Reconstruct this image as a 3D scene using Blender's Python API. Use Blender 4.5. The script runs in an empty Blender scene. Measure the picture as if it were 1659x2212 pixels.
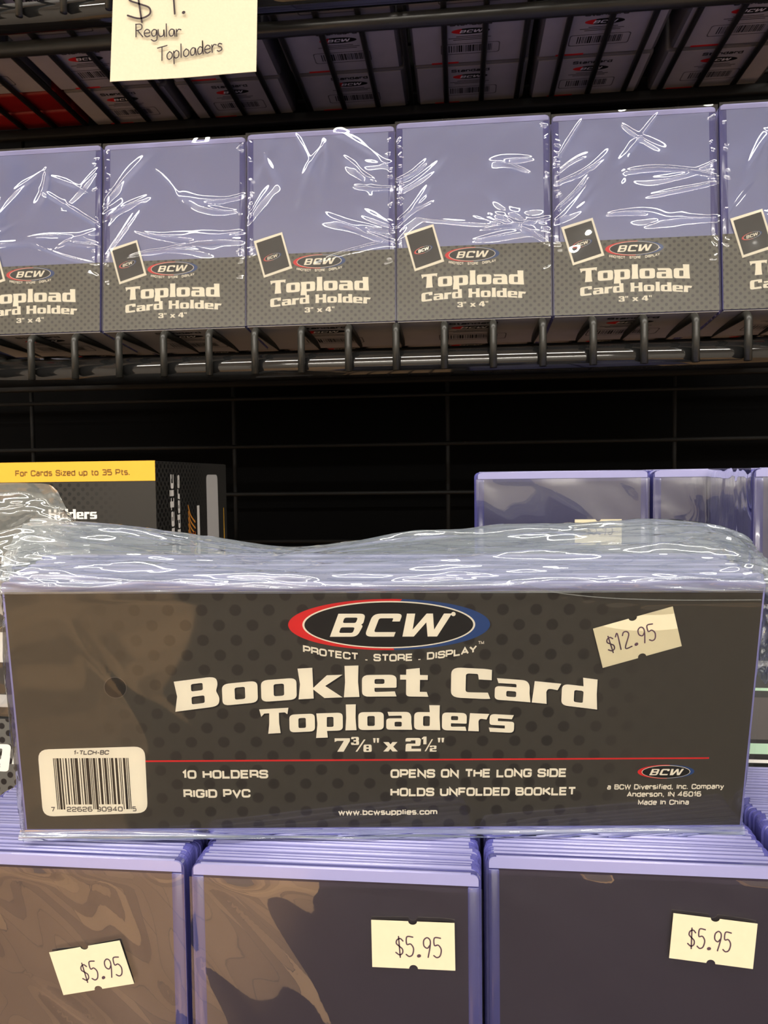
import bpy, bmesh, math, random
import numpy as np
from mathutils import Vector, Matrix
from mathutils.geometry import tessellate_polygon

scene = bpy.context.scene
COL = scene.collection
PI = math.pi
MM = 0.001
EYE = 1.35                      # lens height over the floor (m); scene millimetres are measured from the lens


def W(x, y, z):
    return Vector((x * MM, y * MM, EYE + z * MM))


# ------------------------------------------------------------------ camera
cd = bpy.data.cameras.new('camera')
cam = bpy.data.objects.new('camera', cd)
COL.objects.link(cam)
yaw, pitch, roll = -0.1016, -0.0482, -0.0125
fw = Vector((math.sin(yaw) * math.cos(pitch), math.cos(yaw) * math.cos(pitch), math.sin(pitch)))
r0 = Vector((math.cos(yaw), -math.sin(yaw), 0))
u0 = r0.cross(fw)
rv = r0 * math.cos(roll) + u0 * math.sin(roll)
uv = -r0 * math.sin(roll) + u0 * math.cos(roll)
rot = Matrix((rv, uv, -fw)).transposed()
cam.matrix_world = Matrix.Translation(W(0, 0, 0)) @ rot.to_4x4()
cd.sensor_fit = 'VERTICAL'
cd.sensor_height = 36
cd.sensor_width = 36
cd.lens = 36 * 1600 / 2212
cd.clip_start = 0.01
cd.dof.use_dof = True
cd.dof.focus_distance = 0.215
cd.dof.aperture_fstop = 75.0
scene.camera = cam

# ------------------------------------------------------------------ light and exposure
scene.view_settings.view_transform = 'Standard'
scene.view_settings.look = 'None'
scene.view_settings.exposure = -0.35
scene.view_settings.gamma = 1
scene.view_settings.use_curve_mapping = False
scene.cycles.transparent_max_bounces = 40
scene.cycles.max_bounces = 10
scene.cycles.sample_clamp_indirect = 6

world = bpy.data.worlds.new('world')
scene.world = world
world.use_nodes = True
world.node_tree.nodes['Background'].inputs[0].default_value = (0.9, 0.95, 1, 1)
world.node_tree.nodes['Background'].inputs[1].default_value = 0.05


def lamp(x, y, z, sx, sy, power, color=(1, 0.95, 0.86), rx=0.0):
    l = bpy.data.lights.new('ceiling_lamp', 'AREA')
    l.shape = 'RECTANGLE'
    l.size, l.size_y = sx, sy
    l.energy = power
    l.color = color
    o = bpy.data.objects.new('ceiling_lamp', l)
    o.location = (x, y, z)
    o.rotation_euler = (rx, 0, 0)
    COL.objects.link(o)
    return o


LAMP_P = 34
for lx in (-1.5, 0.0, 1.5):
    lamp(lx, -0.62, 2.62, 1.5, 0.14, LAMP_P * 0.78)
    lamp(lx, -3.25, 2.62, 1.5, 0.16, LAMP_P * 2.5)

# ------------------------------------------------------------------ materials
def new_mat(name):
    m = bpy.data.materials.new(name)
    m.use_nodes = True
    return m, m.node_tree, m.node_tree.nodes['Principled BSDF']


def pbr(name, col, rough=0.5, spec=0.5, metal=0.0, noise=0.0, nscale=200.0, bump=0.0, coat=0.0):
    m, nt, b = new_mat(name)
    b.inputs['Base Color'].default_value = (*col, 1)
    b.inputs['Roughness'].default_value = rough
    b.inputs['Specular IOR Level'].default_value = spec
    b.inputs['Metallic'].default_value = metal
    b.inputs['Coat Weight'].default_value = coat
    if noise or bump:
        tc = nt.nodes.new('ShaderNodeTexCoord')
        n = nt.nodes.new('ShaderNodeTexNoise')
        n.inputs['Scale'].default_value = nscale
        n.inputs['Detail'].default_value = 4
        nt.links.new(tc.outputs['Object'], n.inputs['Vector'])
        if noise:
            mx = nt.nodes.new('ShaderNodeMix')
            mx.data_type = 'RGBA'
            mx.inputs[6].default_value = (*[c * (1 - noise) for c in col], 1)
            mx.inputs[7].default_value = (*[min(1, c * (1 + noise)) for c in col], 1)
            nt.links.new(n.outputs['Fac'], mx.inputs[0])
            nt.links.new(mx.outputs[2], b.inputs['Base Color'])
        if bump:
            bp = nt.nodes.new('ShaderNodeBump')
            bp.inputs['Strength'].default_value = bump
            bp.inputs['Distance'].default_value = 0.0004
            nt.links.new(n.outputs['Fac'], bp.inputs['Height'])
            nt.links.new(bp.outputs[0], b.inputs['Normal'])
    return m


def M_(nt, op, a, b=None, c=None):
    n = nt.nodes.new('ShaderNodeMath')
    n.operation = op
    for i, v in enumerate((a, b, c)):
        if v is None:
            continue
        if isinstance(v, (int, float)):
            n.inputs[i].default_value = v
        else:
            nt.links.new(v, n.inputs[i])
    return n.outputs[0]


def dotted(name, base, dot, px, pz, rad, fade=None, rough=0.35, axis=('X', 'Z'), mottled=0.0):
    """printed card with staggered dots; pitches and radius in metres; fade = list of (x, strength) stops"""
    m, nt, b = new_mat(name)
    tc = nt.nodes.new('ShaderNodeTexCoord')
    sp = nt.nodes.new('ShaderNodeSeparateXYZ')
    nt.links.new(tc.outputs['Object'], sp.inputs[0])
    X, Z = sp.outputs[axis[0]], sp.outputs[axis[1]]

    def lattice(off):
        fx = M_(nt, 'SUBTRACT', M_(nt, 'FRACT', M_(nt, 'ADD', M_(nt, 'DIVIDE', X, px), 100 + off)), 0.5)
        fz = M_(nt, 'SUBTRACT', M_(nt, 'FRACT', M_(nt, 'ADD', M_(nt, 'DIVIDE', Z, pz), 100 + off)), 0.5)
        dx = M_(nt, 'MULTIPLY', fx, px)
        dz = M_(nt, 'MULTIPLY', fz, pz)
        return M_(nt, 'SQRT', M_(nt, 'ADD', M_(nt, 'MULTIPLY', dx, dx), M_(nt, 'MULTIPLY', dz, dz)))
    d = M_(nt, 'MINIMUM', lattice(0.0), lattice(0.5))
    mr = nt.nodes.new('ShaderNodeMapRange')
    mr.interpolation_type = 'SMOOTHSTEP'
    mr.inputs[1].default_value = rad * 0.85
    mr.inputs[2].default_value = rad * 1.12
    mr.inputs[3].default_value = 1
    mr.inputs[4].default_value = 0
    nt.links.new(d, mr.inputs[0])
    fac = mr.outputs[0]
    if fade:
        x0, x1 = fade[0][0], fade[-1][0]
        mp = nt.nodes.new('ShaderNodeMapRange')
        mp.inputs[1].default_value, mp.inputs[2].default_value = x0, x1
        nt.links.new(X, mp.inputs[0])
        cr = nt.nodes.new('ShaderNodeValToRGB')
        el = cr.color_ramp.elements
        while len(el) < len(fade):
            el.new(0.5)
        for e, (fx, fs) in zip(el, fade):
            e.position = (fx - x0) / (x1 - x0)
            e.color = (fs, fs, fs, 1)
        nt.links.new(mp.outputs[0], cr.inputs[0])
        fac = M_(nt, 'MULTIPLY', fac, cr.outputs[0])
    mx = nt.nodes.new('ShaderNodeMix')
    mx.data_type = 'RGBA'
    mx.inputs[6].default_value = (*base, 1)
    mx.inputs[7].default_value = (*dot, 1)
    nt.links.new(fac, mx.inputs[0])
    nt.links.new(mx.outputs[2], b.inputs['Base Color'])
    b.inputs['Roughness'].default_value = rough
    b.inputs['Specular IOR Level'].default_value = 0.3
    return m


def film_mat(name, gain=1.3, base=0.02, haze=0.03, tint=(0.9, 0.95, 1.0), rough=0.03, bscale=0.0, bstr=0.0, stretch=(1, 1, 1)):
    """thin clear plastic film: see-through, mirror-like at the creases, a little milky"""
    m, nt, b = new_mat(name)
    nt.nodes.remove(b)
    out = nt.nodes['Material Output']
    tr = nt.nodes.new('ShaderNodeBsdfTransparent')
    tr.inputs[0].default_value = (0.985, 0.99, 0.99, 1)
    gl = nt.nodes.new('ShaderNodeBsdfGlossy')
    gl.inputs['Roughness'].default_value = rough
    gl.inputs['Color'].default_value = (0.97, 0.99, 1, 1)
    df = nt.nodes.new('ShaderNodeBsdfDiffuse')
    df.inputs[0].default_value = (*tint, 1)
    tl = nt.nodes.new('ShaderNodeBsdfTranslucent')
    tl.inputs[0].default_value = (*tint, 1)
    dd = nt.nodes.new('ShaderNodeMixShader')
    dd.inputs[0].default_value = 0.4
    nt.links.new(df.outputs[0], dd.inputs[1])
    nt.links.new(tl.outputs[0], dd.inputs[2])
    fr = nt.nodes.new('ShaderNodeFresnel')
    fr.inputs[0].default_value = 1.45
    if bstr:
        tc = nt.nodes.new('ShaderNodeTexCoord')
        mp = nt.nodes.new('ShaderNodeMapping')
        mp.inputs['Scale'].default_value = stretch
        nz = nt.nodes.new('ShaderNodeTexNoise')
        nz.inputs['Scale'].default_value = bscale
        nz.inputs['Detail'].default_value = 3
        nz.inputs['Distortion'].default_value = 1.2
        bp = nt.nodes.new('ShaderNodeBump')
        bp.inputs['Strength'].default_value = bstr
        bp.inputs['Distance'].default_value = 0.002
        nt.links.new(tc.outputs['Object'], mp.inputs[0])
        nt.links.new(mp.outputs[0], nz.inputs['Vector'])
        nt.links.new(nz.outputs['Fac'], bp.inputs['Height'])
        nt.links.new(bp.outputs[0], gl.inputs['Normal'])
        nt.links.new(bp.outputs[0], fr.inputs['Normal'])
    f = M_(nt, 'MINIMUM', M_(nt, 'MULTIPLY_ADD', fr.outputs[0], gain, base), 0.8)
    m1 = nt.nodes.new('ShaderNodeMixShader')
    m1.inputs[0].default_value = haze
    nt.links.new(tr.outputs[0], m1.inputs[1])
    nt.links.new(dd.outputs[0], m1.inputs[2])
    m2 = nt.nodes.new('ShaderNodeMixShader')
    nt.links.new(f, m2.inputs[0])
    nt.links.new(m1.outputs[0], m2.inputs[1])
    nt.links.new(gl.outputs[0], m2.inputs[2])
    nt.links.new(m2.outputs[0], out.inputs[0])
    return m


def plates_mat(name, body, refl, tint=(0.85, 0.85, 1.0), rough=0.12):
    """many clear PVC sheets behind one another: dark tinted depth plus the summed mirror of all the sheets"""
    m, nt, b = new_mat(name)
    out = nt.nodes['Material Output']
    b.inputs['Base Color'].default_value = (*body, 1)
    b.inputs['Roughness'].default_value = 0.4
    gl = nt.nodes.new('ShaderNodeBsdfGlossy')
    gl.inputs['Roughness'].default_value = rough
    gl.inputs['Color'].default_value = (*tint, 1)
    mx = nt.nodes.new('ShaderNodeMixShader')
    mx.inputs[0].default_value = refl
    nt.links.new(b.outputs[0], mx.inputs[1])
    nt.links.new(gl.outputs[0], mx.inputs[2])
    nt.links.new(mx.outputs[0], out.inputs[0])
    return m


CREAM = pbr('print_cream', (0.93, 0.87, 0.72), 0.4, 0.3)
INK = pbr('print_black', (0.012, 0.011, 0.010), 0.35, 0.3)
RED = pbr('print_red', (0.70, 0.022, 0.022), 0.4, 0.3)
BLUE = pbr('print_blue', (0.022, 0.062, 0.21), 0.4, 0.3)
GREYINK = pbr('print_grey', (0.10, 0.09, 0.085), 0.5, 0.3)
LABEL = dotted('label_charcoal_dots', (0.052, 0.047, 0.038), (0.026, 0.023, 0.019), 8.9 * MM, 8.4 * MM, 1.6 * MM,
               [(-0.1, 0.0), (-0.08, 0.15), (-0.05, 0.9), (0.045, 1.0), (0.07, 0.15), (0.1, 0.0)])
HEADER = dotted('header_card_dots', (0.115, 0.108, 0.082), (0.040, 0.037, 0.028), 4.25 * MM, 4.05 * MM, 0.8 * MM)  # film haze and ceiling reflection over the card painted into the base colour
BOXDOT = dotted('carton_black_dots', (0.032, 0.030, 0.027), (0.007, 0.008, 0.008), 4.4 * MM, 4.2 * MM, 0.9 * MM,
                [(-0.16, 1.0), (-0.05, 1.0), (-0.015, 0.0), (0.01, 0.0)])
BOXSIDE = dotted('carton_side_dots', (0.034, 0.033, 0.031), (0.008, 0.008, 0.008), 4.4 * MM, 4.2 * MM, 1.0 * MM,
                 [(0.0, 1.0), (0.05, 0.9), (0.07, 0.1), (0.11, 0.0)], axis=('Y', 'Z'))
YELLOW = pbr('print_yellow', (0.86, 0.46, 0.045), 0.4, 0.3)
BROWNINK = pbr('print_brown', (0.20, 0.10, 0.015), 0.5, 0.3)
WHITE = pbr('print_white', (0.85, 0.83, 0.80), 0.4, 0.3)
GREYPANEL = pbr('print_pale_grey', (0.58, 0.57, 0.57), 0.4, 0.3)
ORANGE = pbr('print_orange', (0.75, 0.30, 0.05), 0.4)
RUST = pbr('print_rust', (0.35, 0.06, 0.02), 0.4)
LIME = pbr('print_lime', (0.60, 0.55, 0.03), 0.4)
MINT = pbr('print_mint', (0.45, 0.66, 0.48), 0.4)
CARD_EDGE = pbr('card_edge', (0.5, 0.45, 0.34), 0.6)
CARTON_BLACK = pbr('carton_black', (0.012, 0.012, 0.012), 0.4, 0.3)
STICKER = pbr('sticker_paper', (0.69, 0.63, 0.45), 0.7, 0.2, noise=0.04, nscale=400)
STICKINK = pbr('sticker_ink', (0.085, 0.05, 0.07), 0.6, 0.2)
NOTE = pbr('note_paper', (0.69, 0.635, 0.475), 0.75, 0.2, noise=0.05, nscale=700, bump=0.15)
PEN = pbr('pen_ink', (0.035, 0.022, 0.028), 0.5, 0.2)
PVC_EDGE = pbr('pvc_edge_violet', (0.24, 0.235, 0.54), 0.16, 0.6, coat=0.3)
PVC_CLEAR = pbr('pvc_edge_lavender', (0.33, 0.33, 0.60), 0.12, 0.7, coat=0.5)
PVC_SHADED = plates_mat('pvc_depth_shaded', (0.030, 0.021, 0.036), 0.08)  # lower row: same clear PVC, its lack of bright reflection painted dark
PVC_LIT = plates_mat('pvc_depth_lit', (0.120, 0.150, 0.35), 0.19)  # upper row: same clear PVC, ceiling reflection painted into the body colour
PVC_BACK = plates_mat('pvc_depth_back', (0.050, 0.048, 0.13), 0.05)  # back right: same PVC again, its dimmer reflection put into the colour
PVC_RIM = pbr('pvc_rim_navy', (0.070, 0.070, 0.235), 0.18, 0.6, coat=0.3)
GRIDM = pbr('grid_black_matte', (0.006, 0.006, 0.006), 0.6, 0.2)
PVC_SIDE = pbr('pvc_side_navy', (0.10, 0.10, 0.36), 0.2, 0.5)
FILM_SHRINK = film_mat('shrink_film', gain=2.2, base=0.0, haze=0.03, rough=0.025)
FILM_CALM = film_mat('smooth_film', gain=1.3, base=0.07, haze=0.006, rough=0.02)
FILM_BAG = film_mat('poly_bag_film', gain=1.9, base=0.05, haze=0.30, tint=(0.68, 0.80, 0.88), rough=0.06)
FILM_FLAP = film_mat('poly_bag_fold', gain=1.7, base=0.03, haze=0.36, tint=(0.56, 0.60, 0.58), rough=0.08)
FILM_FLAT = film_mat('poly_bag_front', gain=1.1, base=0.0, haze=0.008, rough=0.04)
METAL = pbr('black_wire_metal', (0.026, 0.026, 0.023), 0.32, 0.5, noise=0.2, nscale=900)
TUBE = pbr('black_gloss_tube', (0.010, 0.010, 0.010), 0.055, 0.8)
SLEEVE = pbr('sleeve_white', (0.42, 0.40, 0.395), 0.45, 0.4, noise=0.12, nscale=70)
SLEEVE_SHADED = pbr('sleeve_stack_shaded', (0.13, 0.125, 0.125), 0.4, 0.4, noise=0.12, nscale=70)  # shade in the gaps between packs painted as a darker body
SLEEVE_RED = pbr('sleeve_red', (0.24, 0.006, 0.008), 0.45, 0.4, noise=0.15, nscale=70)
BACKWALL = pbr('wall_black', (0.0015, 0.0015, 0.0016), 0.8, 0.05)
WALLM = pbr('wall_paint', (0.55, 0.52, 0.48), 0.8, 0.2)
CEIL = pbr('ceiling_paint', (0.75, 0.77, 0.80), 0.9, 0.1)
FLOORM, _nt, _b = new_mat('floor_wood_planks')
_tc = _nt.nodes.new('ShaderNodeTexCoord')
_mp = _nt.nodes.new('ShaderNodeMapping')
_mp.inputs['Rotation'].default_value = (0, 0, 0.5)
_br = _nt.nodes.new('ShaderNodeTexBrick')
_br.inputs['Color1'].default_value = (0.82, 0.50, 0.25, 1)
_br.inputs['Color2'].default_value = (0.34, 0.20, 0.10, 1)
_br.inputs['Mortar'].default_value = (0.10, 0.06, 0.03, 1)
_br.inputs['Scale'].default_value = 1.0
_br.inputs['Brick Width'].default_value = 1.1
_br.inputs['Row Height'].default_value = 0.19
_br.inputs['Mortar Size'].default_value = 0.003
_nt.links.new(_tc.outputs['Object'], _mp.inputs[0])
_nt.links.new(_mp.outputs[0], _br.inputs['Vector'])
_nt.links.new(_br.outputs['Color'], _b.inputs['Base Color'])
_b.inputs['Roughness'].default_value = 0.5
REFLMATM = pbr('reflection_mat_dark', (0.05, 0.045, 0.05), 0.9, 0.1, noise=0.2, nscale=40)  # colour of the added mat that the lower packs mirror

# ------------------------------------------------------------------ mesh helpers
class MB:
    def __init__(s):
        s.v, s.f, s.m, s.mats, s.smooth = [], [], [], [], []

    def mi(s, mat):
        if mat not in s.mats:
            s.mats.append(mat)
        return s.mats.index(mat)

    def add(s, verts, faces, mat, smooth=False):
        o = len(s.v)
        s.v += [tuple(p) for p in verts]
        k = s.mi(mat)
        for f in faces:
            s.f.append(tuple(i + o for i in f))
            s.m.append(k)
            s.smooth.append(smooth)

    def box(s, x0, x1, y0, y1, z0, z1, mat, bev=0.0, seg=2):
        bm = bmesh.new()
        bmesh.ops.create_cube(bm, size=1)
        for v in bm.verts:
            v.co = Vector(((x0 + x1) / 2 + v.co.x * (x1 - x0), (y0 + y1) / 2 + v.co.y * (y1 - y0), (z0 + z1) / 2 + v.co.z * (z1 - z0)))
        if bev:
            bmesh.ops.bevel(bm, geom=list(bm.edges), offset=bev, segments=seg, affect='EDGES', profile=0.5)
        bm.verts.index_update()
        s.add([v.co[:] for v in bm.verts], [[v.index for v in f.verts] for f in bm.faces], mat, bool(bev))
        bm.free()

    def tube(s, pts, r, mat, n=10):
        pts = [Vector(p) for p in pts]
        verts, faces = [], []
        up = Vector((0.31, 0.17, 0.93)).normalized()
        prev = None
        for i, p in enumerate(pts):
            t = (pts[min(i + 1, len(pts) - 1)] - pts[max(i - 1, 0)]).normalized()
            a = t.cross(up) if prev is None else prev - t * prev.dot(t)
            a.normalize()
            b = t.cross(a)
            prev = a
            for k in range(n):
                an = 2 * PI * k / n
                verts.append(p + a * math.cos(an) * r + b * math.sin(an) * r)
        for i in range(len(pts) - 1):
            for k in range(n):
                faces.append((i * n + k, i * n + (k + 1) % n, (i + 1) * n + (k + 1) % n, (i + 1) * n + k))
        faces.append(tuple(range(n))[::-1])
        faces.append(tuple((len(pts) - 1) * n + k for k in range(n)))
        s.add(verts, faces, mat, True)

    def plate(s, outline, y0, y1, mat, edge_mat=None):
        """outline in (x, z) mm, extruded in y"""
        n = len(outline)
        a = [(x, y0, z) for x, z in outline]
        b = [(x, y1, z) for x, z in outline]
        s.add(a, [tuple(range(n))], mat)
        s.add(b, [tuple(range(n))[::-1]], mat)
        s.add(a + b, [(i, i + n, (i + 1) % n + n, (i + 1) % n) for i in range(n)], edge_mat or mat)

    def build(s, name, parent=None, scale=MM, loc=None, rot=None):
        me = bpy.data.meshes.new(name)
        me.from_pydata([(x * scale, y * scale, z * scale) for x, y, z in s.v], [], s.f)
        for m in s.mats:
            me.materials.append(m)
        me.polygons.foreach_set('material_index', s.m)
        me.polygons.foreach_set('use_smooth', s.smooth)
        me.update()
        o = bpy.data.objects.new(name, me)
        COL.objects.link(o)
        if parent is not None:
            o.parent = parent
        if loc is not None:
            o.location = loc
        if rot is not None:
            o.rotation_euler = rot
        return o


def fix_normals(o):
    bm = bmesh.new()
    bm.from_mesh(o.data)
    bmesh.ops.recalc_face_normals(bm, faces=bm.faces)
    bm.to_mesh(o.data)
    bm.free()
    return o


def smooth_by_angle(o, deg=35):
    try:
        o.data.set_sharp_from_angle(angle=math.radians(deg))
    except Exception:
        pass


def thing(name, label, cat, loc, rot=(0, 0, 0), group=None):
    o = bpy.data.objects.new(name, None)
    o.empty_display_size = 0.02
    COL.objects.link(o)
    o.location = loc
    o.rotation_euler = rot
    return tag(o, label, cat, group)


def tag(o, label, cat, group=None, kind=None):
    if label:
        o['label'] = label
    if cat:
        o['category'] = cat
    if group:
        o['group'] = group
    if kind:
        o['kind'] = kind
    return o


def copy_tree(o, parent=None):
    c = o.copy()
    COL.objects.link(c)
    if parent is not None:
        c.parent = parent
    for ch in list(o.children):
        copy_tree(ch, c)
    return c


# ------------------------------------------------------------------ lettering
def rpoly(pts):
    """polygon with rounded corners: each point (x, y) or (x, y, r)"""
    out = []
    n = len(pts)
    for i in range(n):
        p = pts[i]
        r = p[2] if len(p) > 2 else 0
        c = Vector((p[0], p[1]))
        if r <= 0:
            out.append((c.x, c.y))
            continue
        a = Vector(pts[i - 1][:2]) - c
        b = Vector(pts[(i + 1) % n][:2]) - c
        ra = min(r, a.length * 0.5)
        rb = min(r, b.length * 0.5)
        p0, p2 = c + a.normalized() * ra, c + b.normalized() * rb
        for k in range(6):
            t = k / 5
            q = p0 * (1 - t) ** 2 + c * 2 * t * (1 - t) + p2 * t * t
            out.append((q.x, q.y))
    return out


def RR(x0, y0, x1, y1, r=0.0, rl=None):
    rl = r if rl is None else rl
    return rpoly([(x0, y0, rl), (x1, y0, r), (x1, y1, r), (x0, y1, rl)])


H_ = 0.16
GL = {   # heavy square slab letters: advance, list of (outer, [holes])
    'o': (0.86, [(RR(0, 0, .82, .72, .17), [RR(.29, .16, .53, .56, .06)])]),
    'B': (1.00, [(rpoly([(-.06, 0), (.94, 0, .2), (.98, .27, .1), (.90, .52, .05), (.95, .76, .1), (.90, 1, .2), (-.06, 1), (.0, .5)]),
                  [RR(.33, .17, .63, .42, .05), RR(.33, .60, .60, .84, .05)])]),
    'C': (0.98, [(rpoly([(.94, .64), (.94, .98), (.8, 1, .05), (0, 1, .22), (0, 0, .22), (.80, 0, .06), (.92, .02), (.86, .22), (.48, .2, .1), (.34, .2, .08), (.34, .82, .08), (.62, .82, .04), (.64, .64)]), [])]),
    'k': (0.97, [(rpoly([(-.04, 0), (.31, 0), (.30, .5), (.29, 1.02), (-.05, 1.02), (.0, .5)]), []),
                 (rpoly([(.29, .34), (.62, .75), (.98, .75), (.88, .66), (.58, .40), (.98, 0), (.56, 0), (.29, .32)]), [])]),
    'l': (0.38, [(rpoly([(0, 0), (.36, 0), (.33, .5), (.34, 1.04), (.02, 1.04), (.03, .5)]), [])]),
    'e': (0.84, [(rpoly([(0, .72, .17), (.80, .72, .17), (.80, .29, .04), (.29, .29), (.29, .15, .05), (.76, .17), (.80, .0), (0, 0, .17)][::-1]), [RR(.29, .42, .52, .58, .05)])]),
    't': (0.68, [(rpoly([(.14, 0, .1), (.66, 0), (.62, .16), (.46, .16), (.46, .56), (.64, .56), (.64, .72), (.46, .72), (.45, .95), (.14, .90), (.14, .72), (0, .72), (0, .56), (.14, .56)]), [])]),
    'a': (0.86, [(RR(0, 0, .62, .46, .12), [RR(.27, .13, .50, .32, .05)]), (rpoly([(.5, 0), (.84, 0), (.81, .3), (.81, .58, .12), (.72, .72, .1), (.04, .72), (.08, .56), (.5, .57, .04)]), [])]),
    'r': (0.62, [(rpoly([(-.03, 0), (.32, 0), (.30, .4), (.34, .52, .1), (.56, .49), (.64, .72), (.02, .72), (0, .4)]), [])]),
    'd': (0.86, [(RR(0, 0, .70, .72, .04, .17), [RR(.29, .16, .51, .56, .06)]), (rpoly([(.5, 0), (.85, 0), (.82, .5), (.82, 1.0), (.48, 1.0), (.51, .6)]), [])]),
    'p': (0.86, [(RR(.1, 0, .82, .72, .17, .02), [RR(.29, .16, .52, .56, .06)]), (rpoly([(-.05, -.27), (.33, -.27), (.30, .1), (.31, .72), (-.03, .72), (0, .3)]), [])]),
    'T': (0.88, [(rpoly([(.02, .70), (.12, .82), (.28, .82), (.27, .4), (.23, 0), (.63, 0), (.59, .4), (.59, .82), (.78, .82), (.86, .74), (.90, 1), (-.04, 1)]), [])]),
    's': (0.82, [(rpoly([(.02, 0), (.80, 0, .16), (.80, .45, .10), (.27, .45), (.27, .56), (.72, .55), (.78, .72), (0, .72, .16), (0, .28, .10), (.50, .28), (.50, .16), (-.02, .17)]), [])]),
    'H': (1.00, [(rpoly([(0, 0), (.32, 0), (.31, .4), (.64, .4), (.63, 0), (.96, 0), (.93, .5), (.95, 1), (.64, 1), (.64, .6), (.31, .6), (.32, 1), (.0, 1), (.03, .5)]), [])]),
    'g': (0.86, [(RR(0, 0, .80, .72, .17), [RR(.29, .16, .51, .56, .06)]), (rpoly([(.5, -.1), (.81, -.28, .1), (.81, .3), (.5, .3)]), []), (RR(.04, -.28, .80, -.12, .1), [])]),
    'n': (0.86, [(rpoly([(0, 0), (.31, 0), (.30, .54, .05), (.50, .54, .05), (.50, 0), (.82, 0), (.81, .72, .17), (0, .72)]), [])]),
    'i': (0.38, [(RR(.02, 0, .34, .72, 0), []), (RR(.02, .80, .34, 1, 0), [])]),
    'c': (0.80, [(rpoly([(.76, 0), (.74, .17), (.29, .16, .05), (.29, .56, .05), (.52, .56), (.53, .46), (.76, .46), (.76, .72, .1), (0, .72, .17), (0, 0, .17)][::-1]), [])]),
    'M': (1.2, [(rpoly([(0, 0), (.28, 0), (.28, .6), (.46, 0), (.66, 0), (.84, .6), (.84, 0), (1.14, 0), (1.14, 1), (.74, 1), (.57, .45), (.40, 1), (0, 1)]), [])]),
    '7': (0.86, [(rpoly([(.14, 0), (.50, 0), (.86, .80, .03), (.86, 1), (0, 1), (0, .72), (.14, .81), (.52, .81)]), [])]),
    '2': (0.92, [(rpoly([(0, 0), (.88, 0), (.88, .2), (.34, .2), (.34, .4), (.84, .4, .12), (.88, 1, .18), (0, 1, .14), (0, .74), (.3, .74), (.3, .82), (.56, .82), (.56, .58), (.02, .58, .14)][::-1]), [])]),
    '3': (0.90, [(rpoly([(0, 0, .14), (.86, 0, .16), (.87, .46, .1), (.78, .52, .04), (.86, .6, .1), (.84, 1, .16), (.02, 1, .14), (.02, .72), (.3, .72), (.3, .82), (.54, .82), (.54, .6), (.26, .6), (.26, .42), (.56, .42), (.56, .18), (.3, .18), (.3, .3), (0, .3)]), [])]),
    '4': (0.94, [(rpoly([(.46, 0), (.80, 0), (.80, .2), (.92, .2), (.92, .38), (.80, .38), (.80, 1), (.40, 1), (0, .42), (0, .2), (.46, .2)]), [(rpoly([(.22, .38), (.46, .38), (.46, .74)]))])]),
    '8': (0.90, [(rpoly([(0, 0, .18), (.86, 0, .18), (.86, .5, .08), (.83, 1, .18), (.03, 1, .18), (0, .5, .08)]), [RR(.3, .17, .56, .42, .04), RR(.3, .60, .56, .84, .04)])]),
    '1': (0.52, [(rpoly([(.16, 0), (.48, 0), (.48, 1), (.20, 1), (0, .8), (0, .62), (.16, .7)]), [])]),
    'x': (0.90, [(rpoly([(0, 0), (.32, 0), (.45, .2), (.58, 0), (.92, 0), (.63, .37), (.90, .72), (.58, .72), (.46, .54), (.34, .72), (.0, .72), (.28, .37)]), [])]),
    '"': (0.50, [(rpoly([(.06, .66), (.16, .66), (.20, 1), (.02, 1)]), []), (rpoly([(.30, .66), (.40, .66), (.44, 1), (.26, 1)]), [])]),
    '/': (0.40, [(rpoly([(-.06, 0), (.02, 0), (.40, 1), (.32, 1)]), [])]),
    ' ': (0.42, []),
    # wide sans capitals of the oval badge
    'b_': (1.02, [(rpoly([(0, 0), (.86, 0, .18), (.92, .48, .1), (.84, .52, .03), (.90, .58, .1), (.86, 1, .18), (0, 1)]), [RR(.24, .17, .68, .41, .07), RR(.24, .60, .66, .83, .07)])]),
    'c_': (1.00, [(rpoly([(.94, .0), (.94, .2), (.25, .2, .08), (.25, .8, .08), (.70, .8, .04), (.70, .66), (.94, .66), (.94, 1, .18), (0, 1, .24), (0, 0, .24)][::-1]), [])]),
    'w_': (1.45, [(rpoly([(0.14, 0), (.50, 0), (.72, .62), (.94, 0), (1.24, 0), (1.42, 1), (1.17, 1), (1.06, .30), (.82, 1), (.62, 1), (.38, .30), (.26, 1), (.0, 1)]), [])]),
}
for _k in 'eskc':
    pass


def tess(outer, holes):
    loops = [[Vector((x, y, 0)) for x, y in outer]] + [[Vector((x, y, 0)) for x, y in h] for h in holes]
    tris = tessellate_polygon(loops)
    pts = [p for l in loops for p in l]
    return [(p.x, p.y) for p in pts], [tuple(t) for t in tris]


_gc = {}


def glyph(ch):
    if ch not in _gc:
        _gc[ch] = [tess(o, h) for o, h in GL[ch][1]]
    return _gc[ch]


def slab(text, x0, x1, base, cap, arc=0.0, shear=0.0, space=0.04, tall=None):
    """list of (pts, tris) for heavy text; arc = drop of the ends below the middle"""
    keys = text if isinstance(text, list) else list(text)
    adv = sum(GL[c][0] + space for c in keys) - space
    sx = (x1 - x0) / adv
    xm = (x0 + x1) / 2
    out = []
    cur = 0
    for c in keys:
        for pts, tris in glyph(c):
            q = []
            for px, py in pts:
                X = x0 + (cur + px + shear * py) * sx
                t = (X - xm) / ((x1 - x0) / 2)
                k = cap * (1 + (tall or 0) * (1 - t * t))
                q.append((X, base + py * k - arc * t * t))
            out.append((q, tris))
        cur += GL[c][0] + space
    return out


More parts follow.
